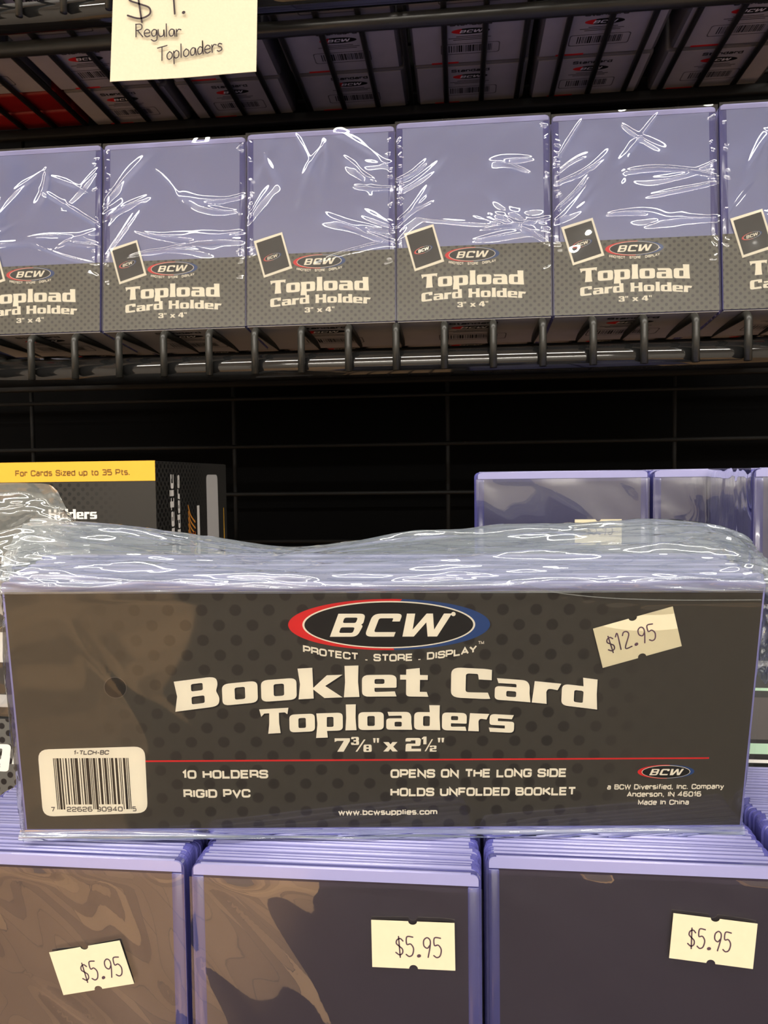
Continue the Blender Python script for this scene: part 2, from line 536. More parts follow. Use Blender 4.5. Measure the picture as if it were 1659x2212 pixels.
q_ = .24
EU = {   # square wide sans, centre lines: (advance, strokes)
    'A': (.96, [[(0, 0), (.43, 1), (.86, 0)], [(.17, .30), (.69, .30)]]),
    'B': (.92, [[(0, 0), (0, 1), (.74, 1, .2), (.74, .53, .2), (0, .53)], [(.55, .53), (.8, .53, .2), (.8, 0, .2), (0, 0)]]),
    'C': (.92, [[(.8, .68), (.8, 1, q_), (0, 1, q_), (0, 0, q_), (.8, 0, q_), (.8, .32)]]),
    'D': (.94, [[(.4, 0), (0, 0), (0, 1), (.8, 1, .3), (.8, 0, .3), (.4, 0)]]),
    'E': (.86, [[(.74, 1), (0, 1), (0, 0), (.74, 0)], [(0, .52), (.68, .52)]]),
    'F': (.82, [[(.74, 1), (0, 1), (0, 0)], [(0, .5), (.66, .5)]]),
    'G': (.94, [[(.8, .72), (.8, 1, q_), (0, 1, q_), (0, 0, q_), (.8, 0, q_), (.8, .46), (.44, .46)]]),
    'H': (.94, [[(0, 0), (0, 1)], [(.8, 0), (.8, 1)], [(0, .52), (.8, .52)]]),
    'I': (.20, [[(0.04, 0), (0.04, 1)]]),
    'K': (.88, [[(0, 0), (0, 1)], [(.74, 1), (.08, .5)], [(.24, .56), (.80, 0)]]),
    'L': (.80, [[(0, 1), (0, 0), (.72, 0)]]),
    'M': (1.06, [[(0, 0), (0, 1), (.46, .12), (.92, 1), (.92, 0)]]),
    'N': (.94, [[(0, 0), (0, 1), (.8, 0), (.8, 1)]]),
    'O': (.94, [[(.4, 0), (0, 0, q_), (0, 1, q_), (.8, 1, q_), (.8, 0, q_), (.4, 0)]]),
    'P': (.90, [[(0, 0), (0, 1), (.78, 1, .22), (.78, .40, .22), (0, .40)]]),
    'R': (.92, [[(0, 0), (0, 1), (.78, 1, .22), (.78, .42, .22), (0, .42)], [(.5, .42), (.80, .34, .15), (.80, 0)]]),
    'S': (.90, [[(.76, .72), (.76, 1, .2), (0, 1, .2), (0, .54, .2), (.78, .50, .2), (.78, 0, .2), (0, 0, .2), (0, .28)]]),
    'T': (.88, [[(0, 1), (.8, 1)], [(.4, 1), (.4, 0)]]),
    'U': (.94, [[(0, 1), (0, 0, q_), (.8, 0, q_), (.8, 1)]]),
    'V': (.94, [[(0, 1), (.42, 0), (.84, 1)]]),
    'W': (1.3, [[(0, 1), (.28, 0), (.59, .94), (.90, 0), (1.18, 1)]]),
    'Y': (.90, [[(0, 1), (.41, .45), (.82, 1)], [(.41, .45), (.41, 0)]]),
    'X': (.90, [[(0, 0), (.8, 1)], [(0, 1), (.8, 0)]]),
    'a': (.76, [[(.04, .74), (.6, .74, .18), (.6, 0)], [(.6, .42), (0, .42, .15), (0, 0, .15), (.6, 0)]]),
    'b': (.78, [[(0, 1.02), (0, 0), (.64, 0, .2), (.64, .74, .2), (0, .74)]]),
    'c': (.74, [[(.62, .54), (.62, .74, .2), (0, .74, .2), (0, 0, .2), (.62, 0, .2), (.62, .2)]]),
    'd': (.78, [[(.64, 1.02), (.64, 0), (0, 0, .2), (0, .74, .2), (.64, .74)]]),
    'e': (.76, [[(0, .38), (.64, .38), (.64, .74, .2), (0, .74, .2), (0, 0, .2), (.62, 0)]]),
    'f': (.48, [[(.40, 1.0), (.14, 1.0, .14), (.14, 0)], [(0, .70), (.38, .70)]]),
    'g': (.78, [[(.64, .2), (.64, 0), (0, 0, .2), (0, .74, .2), (.64, .74), (.64, -.28, .2), (.04, -.28)]]),
    'h': (.78, [[(0, 0), (0, 1.02)], [(0, .74), (.62, .74, .2), (.62, 0)]]),
    'i': (.20, [[(.03, 0), (.03, .74)], [(.03, .93), (.03, 1.04)]]),
    'l': (.20, [[(.03, 0), (.03, 1.02)]]),
    'm': (1.16, [[(0, 0), (0, .74), (1.0, .74, .2), (1.0, 0)], [(.5, .74), (.5, 0)]]),
    'n': (.78, [[(0, 0), (0, .74), (.62, .74, .2), (.62, 0)]]),
    'o': (.78, [[(.32, 0), (0, 0, .2), (0, .74, .2), (.64, .74, .2), (.64, 0, .2), (.32, 0)]]),
    'p': (.78, [[(0, -.28), (0, .74), (.64, .74, .2), (.64, 0, .2), (0, 0)]]),
    'r': (.54, [[(0, 0), (0, .74), (.44, .74, .12), (.44, .58)]]),
    's': (.72, [[(.58, .74), (0, .74, .14), (0, .38, .14), (.6, .36, .14), (.6, 0, .14), (0, 0)]]),
    't': (.52, [[(.14, .98), (.14, 0, .16), (.44, 0)], [(0, .72), (.42, .72)]]),
    'u': (.78, [[(0, .74), (0, 0, .2), (.62, 0), (.62, .74)]]),
    'v': (.74, [[(0, .74), (.32, 0), (.64, .74)]]),
    'w': (1.08, [[(0, .74), (.23, 0), (.48, .7), (.73, 0), (.96, .74)]]),
    'y': (.74, [[(0, .74), (.33, .04)], [(.64, .74), (.22, -.28), (.02, -.28)]]),
    'z': (.70, [[(0, .74), (.58, .74), (.0, 0), (.6, 0)]]),
    '0': (.92, [[(.4, 0), (0, 0, q_), (0, 1, q_), (.78, 1, q_), (.78, 0, q_), (.4, 0)]]),
    '1': (.44, [[(0, .74), (.24, 1), (.24, 0)]]),
    '2': (.90, [[(0, .72), (0, 1, .2), (.76, 1, .2), (.76, .52, .2), (0, .46, .2), (0, 0), (.78, 0)]]),
    '3': (.90, [[(0, 1), (.76, 1, .2), (.76, .52, .15), (.2, .52)], [(.5, .52), (.78, .52, .15), (.78, 0, .2), (0, 0)]]),
    '4': (.92, [[(.56, 0), (.56, 1), (0, .26), (.80, .26)]]),
    '5': (.90, [[(.74, 1), (0, 1), (0, .58), (.78, .58, .2), (.78, 0, .2), (0, 0)]]),
    '6': (.92, [[(.76, 1), (0, 1, q_), (0, 0, q_), (.78, 0, q_), (.78, .56, q_), (0, .56)]]),
    '7': (.84, [[(0, 1), (.76, 1), (.26, 0)]]),
    '9': (.92, [[(.02, 0), (.78, 0, q_), (.78, 1, q_), (0, 1, q_), (0, .44, q_), (.78, .44)]]),
    '.': (.26, [[(.04, -.07), (.04, .10)]]), ',': (.26, [[(.08, .10), (.02, -.20)]]), '-': (.5, [[(0, .4), (.36, .4)]]),
    ' ': (.46, []),
}


def open_round(pts):
    out = []
    for i, p in enumerate(pts):
        r = p[2] if len(p) > 2 else 0
        c = Vector(p[:2])
        if r <= 0 or i in (0, len(pts) - 1):
            out.append(c)
            continue
        a, b = Vector(pts[i - 1][:2]) - c, Vector(pts[i + 1][:2]) - c
        p0, p2 = c + a.normalized() * min(r, a.length * .5), c + b.normalized() * min(r, b.length * .5)
        out += [p0 * (1 - t) ** 2 + c * 2 * t * (1 - t) + p2 * t * t for t in (0, .25, .5, .75, 1)]
    res = [out[0]]
    for p in out[1:]:
        if (p - res[-1]).length > 1e-4:
            res.append(p)
    return res


def bar_path(pts, w):
    """constant-width strip with mitred corners and square ends"""
    P = open_round(pts)
    n = len(P)
    q = []
    for i in range(n):
        d1 = (P[i] - P[i - 1]).normalized() if i else None
        d2 = (P[i + 1] - P[i]).normalized() if i < n - 1 else None
        d1, d2 = d1 or d2, d2 or d1
        n1, n2 = Vector((-d1.y, d1.x)), Vector((-d2.y, d2.x))
        m = n1 + n2
        m = n1 if m.length < 1e-3 else m.normalized()
        k = w / 2 / max(.45, m.dot(n1))
        q += [tuple(P[i] + m * k), tuple(P[i] - m * k)]
    return q, [(2 * i, 2 * i + 1, 2 * i + 3, 2 * i + 2) for i in range(n - 1)]


def sans(text, x0, x1, base, cap, bold=0.012, shear=0.0, arc=0.0):
    w = .19 + bold * 1.5
    raw = []
    cur = 0
    for ch in text:
        if ch not in EU:
            continue
        for st in EU[ch][1]:
            # square caps reach half a stroke beyond the centre lines, so draw inside the cap height
            pts, tris = bar_path([(p[0], w / 2 + p[1] * (1 - w), *p[2:]) for p in st], w)
            raw.append(([(cur + px, py) for px, py in pts], tris))
        cur += EU[ch][0] + .16
    if not raw:
        return []
    a = min(p[0] for q, _ in raw for p in q)
    b = max(p[0] for q, _ in raw for p in q)
    sx = (x1 - x0) / (b - a)
    xm, hw = (x0 + x1) / 2, (x1 - x0) / 2
    out = []
    for q, tris in raw:
        r = []
        for px, py in q:
            X = x0 + (px - a) * sx + shear * py * cap
            t = (X - xm) / hw
            r.append((X, base + py * cap - arc * t * t))
        out.append((r, tris))
    return out


def ellipse(cx, cy, rx, ry, n=64, a0=0, a1=2 * PI):
    return [(cx + rx * math.cos(a0 + (a1 - a0) * i / n), cy + ry * math.sin(a0 + (a1 - a0) * i / n)) for i in range(n)]


def poly(pts):
    return [tess(pts, [])]


def mirror_u(items, w):
    return [([(w - x, y) for x, y in p], t) for p, t in items]


def put(mb, items, mat, y, f=None):
    """print 2-D items on a plane; default plane is local x/z facing -y at depth y (mm)"""
    g = f or (lambda px, py: (px, y, py))
    o = Vector(g(0, 0))
    nrm = (Vector(g(1, 0)) - o).cross(Vector(g(0, 1)) - o).normalized()
    for i, (pts, tris) in enumerate(items):
        d = nrm * (0.012 * (i % 3))
        vs = [tuple(Vector(g(px, py)) + d) for px, py in pts]
        mb.add(vs, tris, mat)


def ribbon(stroke, w):
    """smooth pen stroke as a flat strip"""
    P = [Vector(p) for p in stroke]
    if len(P) > 2:
        Q = []
        for i in range(len(P) - 1):
            a, b, c, d = P[max(i - 1, 0)], P[i], P[i + 1], P[min(i + 2, len(P) - 1)]
            for k in range(5):
                t = k / 5
                Q.append(0.5 * (2 * b + (c - a) * t + (2 * a - 5 * b + 4 * c - d) * t * t + (3 * b - a - 3 * c + d) * t ** 3))
        Q.append(P[-1])
        P = Q
    pts, tris = [], []
    for i, p in enumerate(P):
        t = (P[min(i + 1, len(P) - 1)] - P[max(i - 1, 0)])
        if t.length < 1e-9:
            t = Vector((1, 0))
        t.normalize()
        n = Vector((-t.y, t.x)) * w / 2
        pts += [tuple(p + n), tuple(p - n)]
    for i in range(len(P) - 1):
        tris.append((2 * i, 2 * i + 1, 2 * i + 3, 2 * i + 2))
    cap = []
    for e in (P[0], P[-1]):
        cap.append((ellipse(e.x, e.y, w / 2, w / 2, 8), [tuple(range(8))]))
    return [(pts, tris)] + cap


ST = {
    'R': (.6, [[(0, 0), (.02, 1)], [(0, 1), (.36, 1.0), (.46, .82), (.38, .6), (.04, .5)], [(.14, .5), (.5, 0)]]),
    'e': (.52, [[(.04, .28), (.40, .32), (.38, .5), (.2, .58), (.03, .4), (.03, .15), (.2, 0), (.43, .08)]]),
    'g': (.52, [[(.40, .5), (.2, .56), (.03, .35), (.1, .06), (.32, .1), (.41, .52), (.41, -.2), (.2, -.36), (.0, -.24)]]),
    'u': (.54, [[(0, .55), (.02, .15), (.18, 0), (.38, .14), (.41, .55), (.44, 0)]]),
    'l': (.22, [[(.06, 1), (.05, 0)]]),
    'a': (.54, [[(.40, .5), (.2, .57), (.03, .35), (.1, .04), (.32, .1), (.40, .52), (.45, 0)]]),
    'r': (.42, [[(.02, .55), (.04, 0)], [(.04, .34), (.18, .55), (.36, .5)]]),
    'T': (.62, [[(-.06, .98), (.66, 1.06)], [(.28, 1.02), (.25, 0)]]),
    'o': (.50, [[(.2, .56), (.03, .38), (.04, .12), (.2, 0), (.38, .14), (.4, .4), (.22, .57)]]),
    'p': (.52, [[(.02, .55), (.03, -.4)], [(.03, .38), (.2, .57), (.4, .42), (.36, .1), (.16, .02), (.03, .16)]]),
    'd': (.54, [[(.38, .46), (.2, .56), (.03, .34), (.1, .03), (.32, .1), (.40, .5), (.40, 1.0), (.43, 0)]]),
    's': (.44, [[(.34, .5), (.16, .57), (.06, .42), (.3, .26), (.32, .08), (.12, 0), (0, .07)]]),
    '$': (.62, [[(.46, .78), (.3, .9), (.1, .82), (.06, .64), (.24, .5), (.42, .36), (.42, .16), (.24, .06), (.02, .18)], [(.2, 1.0), (.28, -.06)]]),
    '1': (.46, [[(.04, .84), (.2, 1), (.2, 0)]]),
    '2': (.62, [[(.04, .8), (.16, .98), (.38, .96), (.44, .72), (.04, 0), (.48, 0)]]),
    '5': (.62, [[(.44, 1), (.08, 1), (.07, .62), (.3, .64), (.47, .42), (.40, .1), (.2, 0), (.02, .1)]]),
    '9': (.62, [[(.42, .62), (.26, .46), (.06, .58), (.06, .86), (.26, 1), (.44, .86), (.42, .5), (.30, 0)]]),
    '.': (.42, [[(.14, .04), (.20, .06)]]),
}


def script(text, x0, x1, b0, b1, cap, w, dotw=None):
    adv = sum(ST[c][0] for c in text)
    sx = (x1 - x0) / adv
    out = []
    cur = 0
    for c in text:
        for st in ST[c][1]:
            pts = []
            for px, py in st:
                X = x0 + (cur + px) * sx
                t = (X - x0) / (x1 - x0)
                pts.append((X, b0 + (b1 - b0) * t + py * cap))
            out += ribbon(pts, (dotw or w) if c == '.' else w)
        cur += ST[c][0]
    return out


def transform(items, cx, cy, ang, s=1.0):
    c, sn = math.cos(ang) * s, math.sin(ang) * s
    return [([(cx + x * c - y * sn, cy + x * sn + y * c) for x, y in p], t) for p, t in items]


def badge(mb, cx, cy, w, h, y, f=None, ring=True, simple=False):
    """the oval mark: red/blue crescent, pale ring, black field, slanted capitals"""
    e = 0.05
    outer = ellipse(cx, cy, w / 2, h / 2, 80)
    left = [p for p in ellipse(cx, cy, w / 2, h / 2, 80, PI * 0.46, PI * 1.53)] + [(cx - 0.05 * w, cy)]
    put(mb, poly(outer), BLUE, y, f)
    put(mb, poly(left), RED, y - e, f)
    put(mb, poly(ellipse(cx - 0.002 * w, cy, w * .428, h * .462, 80)), CREAM, y - 2 * e, f)
    put(mb, poly(ellipse(cx - 0.002 * w, cy, w * .418, h * .437, 80)), INK, y - 3 * e, f)
    put(mb, slab(['b_', 'c_', 'w_'], cx - w * .295, cx + w * .27, cy - h * .23, h * .45, shear=0.28, space=.07), CREAM, y - 4 * e, f)


# ------------------------------------------------------------------ crumpled film
def crease_field(U, V, rng, creases, broad):
    h = np.zeros_like(U)
    for amp, lam in broad:
        for _ in range(4):
            a, ph = rng.uniform(0, PI), rng.uniform(0, 2 * PI)
            l = lam * rng.uniform(.7, 1.4)
            h += amp * 0.5 * np.sin((U * math.cos(a) + V * math.sin(a)) * 2 * PI / l + ph)
    for (x, y, a, L, wd, amp, bend) in creases:
        du, dv = U - x, V - y
        t = du * math.cos(a) + dv * math.sin(a)
        n = -du * math.sin(a) + dv * math.cos(a) - bend * t * t / max(L, 1)
        win = np.exp(-(t / (L * .5)) ** 4)
        ww = wd * (0.35 + 0.65 * np.clip((t + L * .5) / L, 0, 1))
        h += amp * np.exp(-(n / ww) ** 2) * win
    return h


def grid_faces(nu, nv):
    return [(j * nu + i, j * nu + i + 1, (j + 1) * nu + i + 1, (j + 1) * nu + i) for j in range(nv - 1) for i in range(nu - 1)]


def front_film(mb, w, h, y, rng, mat, creases, broad, nu=80, nv=110, z0=0.0, x0=0.0, cap=1.4, waves=(), calm=1.0):
    u = np.linspace(0, w, nu)
    v = np.linspace(0, h, nv)
    U, V = np.meshgrid(u, v)
    H = crease_field(U, V, rng, creases, broad)
    edge = np.minimum.reduce([np.clip(U / 3, 0, 1), np.clip((w - U) / 3, 0, 1), np.clip(V / 3, 0, 1), np.clip((h - V) / 3, 0, 1)])
    for amp, lam, a in waves:      # long diagonal swells
        a += rng.uniform(-.12, .12)
        n = U * math.cos(a) + V * math.sin(a)
        t = -U * math.sin(a) + V * math.cos(a)
        H = H + amp * np.sin(2 * PI * (n + 3.5 * np.sin(t / 17 + rng.uniform(0, 6))) / lam + rng.uniform(0, 6))
    H = H * (calm + (1 - calm) * np.clip((V - 22) / 14, 0, 1)) * (np.clip(V / 12, 0, 1) ** 2 if calm < 1 else 1)
    H = np.where(H > 0, cap * np.tanh(H / cap), .35 * np.tanh(H / .35)) * (0.25 + .75 * edge)
    verts = np.stack([x0 + U, y - H, z0 + V], -1).reshape(-1, 3)
    mb.add([tuple(map(float, p)) for p in verts], grid_faces(nu, nv), mat, True)


# ------------------------------------------------------------------ the room
def slab_box(name, a, b, mat):
    mb = MB()
    mb.box(a[0], b[0], a[1], b[1], a[2], b[2], mat)
    o = mb.build(name, scale=1.0)
    o['kind'] = 'structure'
    return o


slab_box('floor', (-3.0, -3.6, -0.05), (3.0, 0.72, 0.0), FLOORM)
slab_box('reflection_mat_1', (-0.52, -3.4, 0.0), (2.2, -0.2, 0.008), REFLMATM)  # unseen dark mat added to darken the reflections in the lower packs
slab_box('ceiling', (-3.0, -3.6, 2.7), (3.0, 0.72, 2.75), CEIL)
slab_box('wall_back', (-3.0, 0.62, 0.0), (3.0, 0.72, 2.7), BACKWALL)
slab_box('wall_front', (-3.0, -3.7, 0.0), (3.0, -3.6, 2.7), WALLM)
slab_box('wall_left', (-3.1, -3.7, 0.0), (-3.0, 0.72, 2.7), WALLM)
slab_box('wall_right', (3.0, -3.7, 0.0), (3.1, 0.72, 2.7), WALLM)

# ------------------------------------------------------------------ wire grid panel behind the shelves
gp = thing('wire_grid_panel', 'black wire grid panel standing behind the shelves against the dark wall', 'grid panel', W(0, 580, -320))
xg, zg = -349.0, 24.9 + 320
for i in range(-1, 6):
    mb = MB()
    mb.tube([(xg + 170.2 * i, 0, 0), (xg + 170.2 * i, 0, 760)], 1.7, GRIDM)
    mb.build('vertical_wire', gp)
k = -9
while zg + 37.8 * k < 750:
    z = zg + 37.8 * k
    if z > 5:
        mb = MB()
        mb.tube([(-560, -3.0, z), (540, -3.0, z)], 1.5, GRIDM)
        mb.build('horizontal_wire', gp)
    k += 1

# ------------------------------------------------------------------ wire shelves
WX0 = -235.8


def make_shelf(name, label, deck_z, front=393.0, back=566.0):
    t = thing(name, label, 'shelf', W(0, front, deck_z))
    d = back - front
    for i in range(-8, 23):
        x = WX0 + 25.4 * i
        mb = MB()
        arc = [(x, 4.0 - 4.0 * math.sin(a), -1.9 - 4.0 + 4.0 * math.cos(a)) for a in [PI / 2 * k / 6 for k in range(7)]]
        mb.tube([(x, d, -1.9), (x, d * .5, -1.9), (x, 12, -1.9)] + arc + [(x, 0, -12), (x, 0, -25.6)], 1.95, METAL)
        mb.build('deck_wire', t)
    x0, x1 = WX0 - 8 * 25.4 - 20, WX0 + 22 * 25.4 + 20
    mb = MB()
    mb.tube([(x0, 9.2, -21.0), (0, 9.2, -21.0), (x1, 9.2, -21.0)], 7.2, TUBE, 24)
    mb.build('front_tube', t)
    mb = MB()
    mb.tube([(x0, 58, -8.2), (x1, 58, -8.2)], 4.4, METAL, 14)
    mb.build('support_rod', t)
    mb = MB()
    mb.box(x0, x1, d - 6, d, -11, -3.7, GRIDM, 1.5)
    mb.build('back_rail', t)
    return t


make_shelf('wire_shelf', 'upper black wire shelf holding rows of white sleeve packs above the row of clear packs', 277.6)
make_shelf('wire_shelf', 'middle black wire shelf with glossy front tube under the row of clear packs', 81.5)
make_shelf('wire_shelf', 'lowest black wire shelf under the front packs priced $5.95', -206.0, front=180.0)

# ------------------------------------------------------------------ printed underside of packs
def base_print(mb, w, d, z):
    """text seen from below: u along +x, v towards the front"""
    f = lambda u, v: (u, -v, z)
    fl = lambda k: (lambda u, v: (u, -v, z - k))
    c = w / 2
    o = -d / 2
    put(mb, sans('Standard', c - 13, c + 13, o + 17, 3.6, 0.03), INK, 0, fl(.05))
    put(mb, poly(ellipse(c, o + 11.0, 12, 3.1, 40)), INK, 0, fl(.05))
    put(mb, poly(ellipse(c, o + 11.0, 12, 3.1, 24, PI * .65, PI * 1.35)), RED, 0, fl(.08))
    put(mb, slab(['b_', 'c_', 'w_'], c - 7, c + 7, o + 9.6, 2.8, shear=.28, space=.07), WHITE, 0, fl(.12))
    for k, (a, b) in enumerate(((-9, 9), (-14, 13), (-11, 11))):
        put(mb, poly([(c + a, o + 5.2 - 1.7 * k), (c + b, o + 5.2 - 1.7 * k), (c + b, o + 6.0 - 1.7 * k), (c + a, o + 6.0 - 1.7 * k)]), GREYINK, 0, fl(.05))
    fr = rpoly([(c - 19, o - 14, 2), (c + 19, o - 14, 2), (c + 19, o - 2, 2), (c - 19, o - 2, 2)])
    fi = rpoly([(c - 18.4, o - 13.4, 2), (c + 18.4, o - 13.4, 2), (c + 18.4, o - 2.6, 2), (c - 18.4, o - 2.6, 2)])
    put(mb, [tess(fr, [fi])], GREYINK, 0, fl(.05))
    rg = random.Random(5)
    x = c - 14
    while x < c + 14:
        b = rg.choice((.35, .35, .7, 1.0))
        put(mb, poly([(x, o - 11.5), (x + b, o - 11.5), (x + b, o - 4), (x, o - 4)]), INK, 0, fl(.05))
        x += b + rg.choice((.35, .5, .8))


def sleeve_pack(mat, d):
    t = thing('sleeve_pack', 'x', 'sleeve pack', (0, 0, 0))
    mb = MB()
    rg = random.Random(3)
    mb.box(-.8, 76.4, 0, d, .3, 92, SLEEVE_SHADED if mat is SLEEVE else mat, 2.2, 3)
    o = mb.build('sleeve_stack', t)
    if mat is SLEEVE:
        mb = MB()
        mb.box(1.2, 73.8, 1.4, d - 1.4, 0, .35, SLEEVE)
        base_print(mb, 75, d, 0)
        mb.build('base_label', t)
        mb = MB()
        mb.box(12, 30, d - 2.5, d - .6, -.05, .3, RED)
        mb.build('red_flap', t)
    return t


UP_LABEL = 'white sleeve pack on the upper wire shelf, printed underside seen through the wires'
proto = sleeve_pack(SLEEVE, 50.5)
first = True
for ci, cx in enumerate((-363, -280, -197, -112.5, -28, 54.5, 139.5)):
    for ri, ry in enumerate((413.5, 466.5, 519.5)):
        if ci == 0 and ri == 2:
            continue
        o = proto if first else copy_tree(proto)
        first = False
        jx = ((ci * 7 + ri * 5) % 4 - 1.5) * .5
        o.location = W(cx + jx, ry, 277.7)
        tag(o, UP_LABEL, 'sleeve pack', 'white sleeve packs on the upper shelf')
for k in range(2):
    o = sleeve_pack(SLEEVE_RED, 24.5)
    o.location = W(-363, 519.5 + 26 * k, 277.7)
    tag(o, ('red pack on the upper wire shelf, in front of another red pack', 'red pack on the upper wire shelf at the back, behind another red pack')[k], 'pack', 'red packs on the upper shelf')

# ------------------------------------------------------------------ front row of clear card holder packs
PW, PH, PD = 81.0, 105.5, 50.0


def plate_outline(w, h, rt, rb, z0=0.0, inset=0.0):
    return rpoly([(inset, z0 + inset, rb), (w - inset, z0 + inset, rb), (w - inset, h - inset, rt), (inset, h - inset, rt)])


def holder_front(mb, w, h, y0, th, frame, side=5.0, top=3.0, bottom=4.0, rt=2.6):
    """one rigid PVC holder: clear plate with sealed raised rims left, right and bottom and a thumb lip on top"""
    mb.plate(plate_outline(w, h, rt, 1.2), y0 + .5, y0 + th, frame)
    mb.plate(plate_outline(w, h, rt, 1.2, inset=.35), y0 + .3, y0 + .5, frame)
    mb.box(.4, side, y0, y0 + .8, .5, h - top - .4, frame, .3, 1)
    mb.box(w - side, w - .4, y0, y0 + .8, .5, h - top - .4, frame, .3, 1)
    mb.box(side * .6, w - side * .6, y0, y0 + .8, .3, bottom, frame, .3, 1)
    n = 8
    mb.plate(rpoly([(.6, h - top), (w - .6, h - top), (w - .6, h - .1, rt * .9), (.6, h - .1, rt * .9)]), y0 - .05, y0 + .8, PVC_CLEAR)
    mb.tube([(rt, y0 + .5, h - .25), (w * .5, y0 + .5, h - .2), (w - rt, y0 + .5, h - .25)], .55, PVC_CLEAR, 12)


def header_card():
    mb = MB()
    H0 = 38.7
    mb.box(.3, PW - .3, -.55, -.25, .2, H0, HEADER)
    y = -.56
    # tilted card picture that stands up over the card's edge
    badge(mb, 40.0, 33.8, 28.5, 7.6, y - .05)
    put(mb, sans('PROTECT   STORE   DISPLAY', 27.6, 52.4, 28.3, 1.35, .02, arc=-1.2), CREAM, y - .05)
    put(mb, slab('Topload', 13.4, 66.9, 17.8, 7.3, arc=.9), CREAM, y - .05)
    put(mb, slab('Card Holder', 13.1, 67.7, 11.2, 4.7, arc=1.5), CREAM, y - .05)
    put(mb, slab('3" x 4"', 32.0, 48.4, 6.3, 2.7), CREAM, y - .05)
    return mb


def card_picture():
    mb = MB()
    q = [(4.0, 46.3), (9.65, 26.0), (25.3, 30.6), (19.7, 50.6)]
    mb.plate(q, -.8, -.6, CREAM)
    c = Vector((sum(p[0] for p in q) / 4, sum(p[1] for p in q) / 4))
    qi = [tuple(c + (Vector(p) - c) * k) for p, k in zip(q, (.86, .88, .86, .88))]
    put(mb, poly(qi), LABELDARK, -.82)
    it = []
    tmp = MB()
    badge(tmp, 0, 0, 10.2, 3.4, -.85)
    for i, v in enumerate(tmp.v):
        x, z = v[0], v[2]
        a = math.radians(17)
        tmp.v[i] = (c.x + x * math.cos(a) - z * math.sin(a) - .3, v[1], c.y - 1.2 + x * math.sin(a) + z * math.cos(a))
    mb2 = tmp
    for fi, f in enumerate(mb2.f):
        mb.add([mb2.v[i] for i in f], [tuple(range(len(f)))], mb2.mats[mb2.m[fi]])
    return mb


LABELDARK = pbr('picture_charcoal', (0.030, 0.027, 0.024), 0.4, 0.3)


def shrink_creases(rng, w, h, n=15):
    cr = []
    for i in range(n):
        side = rng.choice((0, 0, 1, 1, 2, 3))
        L = rng.uniform(16, 46)
        if side == 0:       # rising from the left edge
            a = rng.uniform(.45, 1.1)
            x, y = rng.uniform(4, 20), rng.uniform(46, h - 18)
        elif side == 1:     # running in from the right edge
            a = PI - rng.uniform(-.25, .7)
            x, y = rng.uniform(w - 22, w - 6), rng.uniform(42, h - 12)
        elif side == 2:     # hanging from the top corners
            a = -PI / 2 + rng.uniform(-1.0, 1.0)
            x, y = rng.uniform(10, w - 10), rng.uniform(h - 28, h - 12)
        else:               # across the top of the printed card
            a = rng.uniform(-.3, .3)
            x, y = rng.uniform(24, w - 12), rng.uniform(40, 56)
        cr.append((x, y, a, L * rng.uniform(.9, 1.4), rng.uniform(1.0, 3.4), rng.uniform(.3, .95), rng.uniform(-.35, .35)))
    for i in range(34):     # tight puckers along both sides
        x = rng.choice((rng.uniform(1.2, 3.4), rng.uniform(w - 3.4, w - 1.2)))
        cr.append((x, rng.uniform(26, h - 4), rng.uniform(-.9, .9), rng.uniform(2, 4.5), rng.uniform(.35, .7), rng.uniform(.2, .4), 0))
    return cr


def holder_pack(seed, header=True):
    t = thing('card_holder_pack', 'x', 'card holder pack', (0, 0, 0))
    rng = random.Random(seed)
    mb = MB()
    holder_front(mb, PW, PH, 0, 2.0, PVC_RIM, side=3.6, top=2.6, rt=2.0)
    o = mb.build('card_holder', t)
    mb = MB()
    mb.box(3.4, PW - 3.4, .2, .42, 3.6, PH - 2.4, PVC_LIT)
    mb.build('clear_window', o)
    mb = MB()
    for k in range(1, 24):
        y = k * 2.04
        mb.box(.2 * (k % 3), PW - .2 * ((k + 1) % 3), y, y + 1.85, 0.1, PH - .3 * (k % 2), PVC_EDGE, .5, 1)
    mb.build('holder_stack', t)
    if header:
        header_card().build('header_card', t)
        card_picture().build('card_picture', t)
        mb = MB()
        front_film(mb, PW + .8, PH + .6, -1.15, rng, FILM_SHRINK, shrink_creases(rng, PW, PH), [(.30, 36), (.10, 18)], 170, 220, 0, -.4, calm=.3)
        mb.build('shrink_film', t)
    mb = MB()
    mb.box(.4, PW - .4, .2, PD - .6, -.45, -.1, SLEEVE)
    base_print(mb, PW, PD, -.46)
    mb.build('base_label', t)
    return t


LEAN = 0.077
row_labels = ['clear card holder pack cut off by the left edge, first of the front row',
              'clear card holder pack second from left in the front row, under the paper note',
              'clear card holder pack third from left in the front row',
              'clear card holder pack fourth from left in the front row, above the big pack',
              'clear card holder pack fifth from left in the front row, second from the right',
              'clear card holder pack cut off by the right edge, last of the front row']
XS = [-278.2, -195.9, -113.9, -32.3, 49.7, 134.0]
ZO = [0, 0, .6, 2.2, 1.0, 1.5]
for i, x in enumerate(XS):
    p = holder_pack(11 + i * 3)
    p.location = W(x, 397.0 + (0, .5, -.5, .3, .2, -.6)[i], 82.1)
    p.rotation_euler = (-LEAN, 0, 0)
    p.scale = (1.025 if i == 4 else 1, 1, (104.6 + ZO[i]) / 105.5)
    tag(p, row_labels[i], 'card holder pack', 'clear card holder packs on the middle shelf')
back = holder_pack(99, header=False)
first = True
for ri in range(2):
    for i, x in enumerate(XS):
        o = back if first else copy_tree(back)
        first = False
        o.location = W(x + (i % 3 - 1) * .8, 458 + 52 * ri, 82.1)
        tag(o, 'clear card holder pack behind the front row, underside seen through the wires', 'card holder pack', 'clear packs behind the front row')

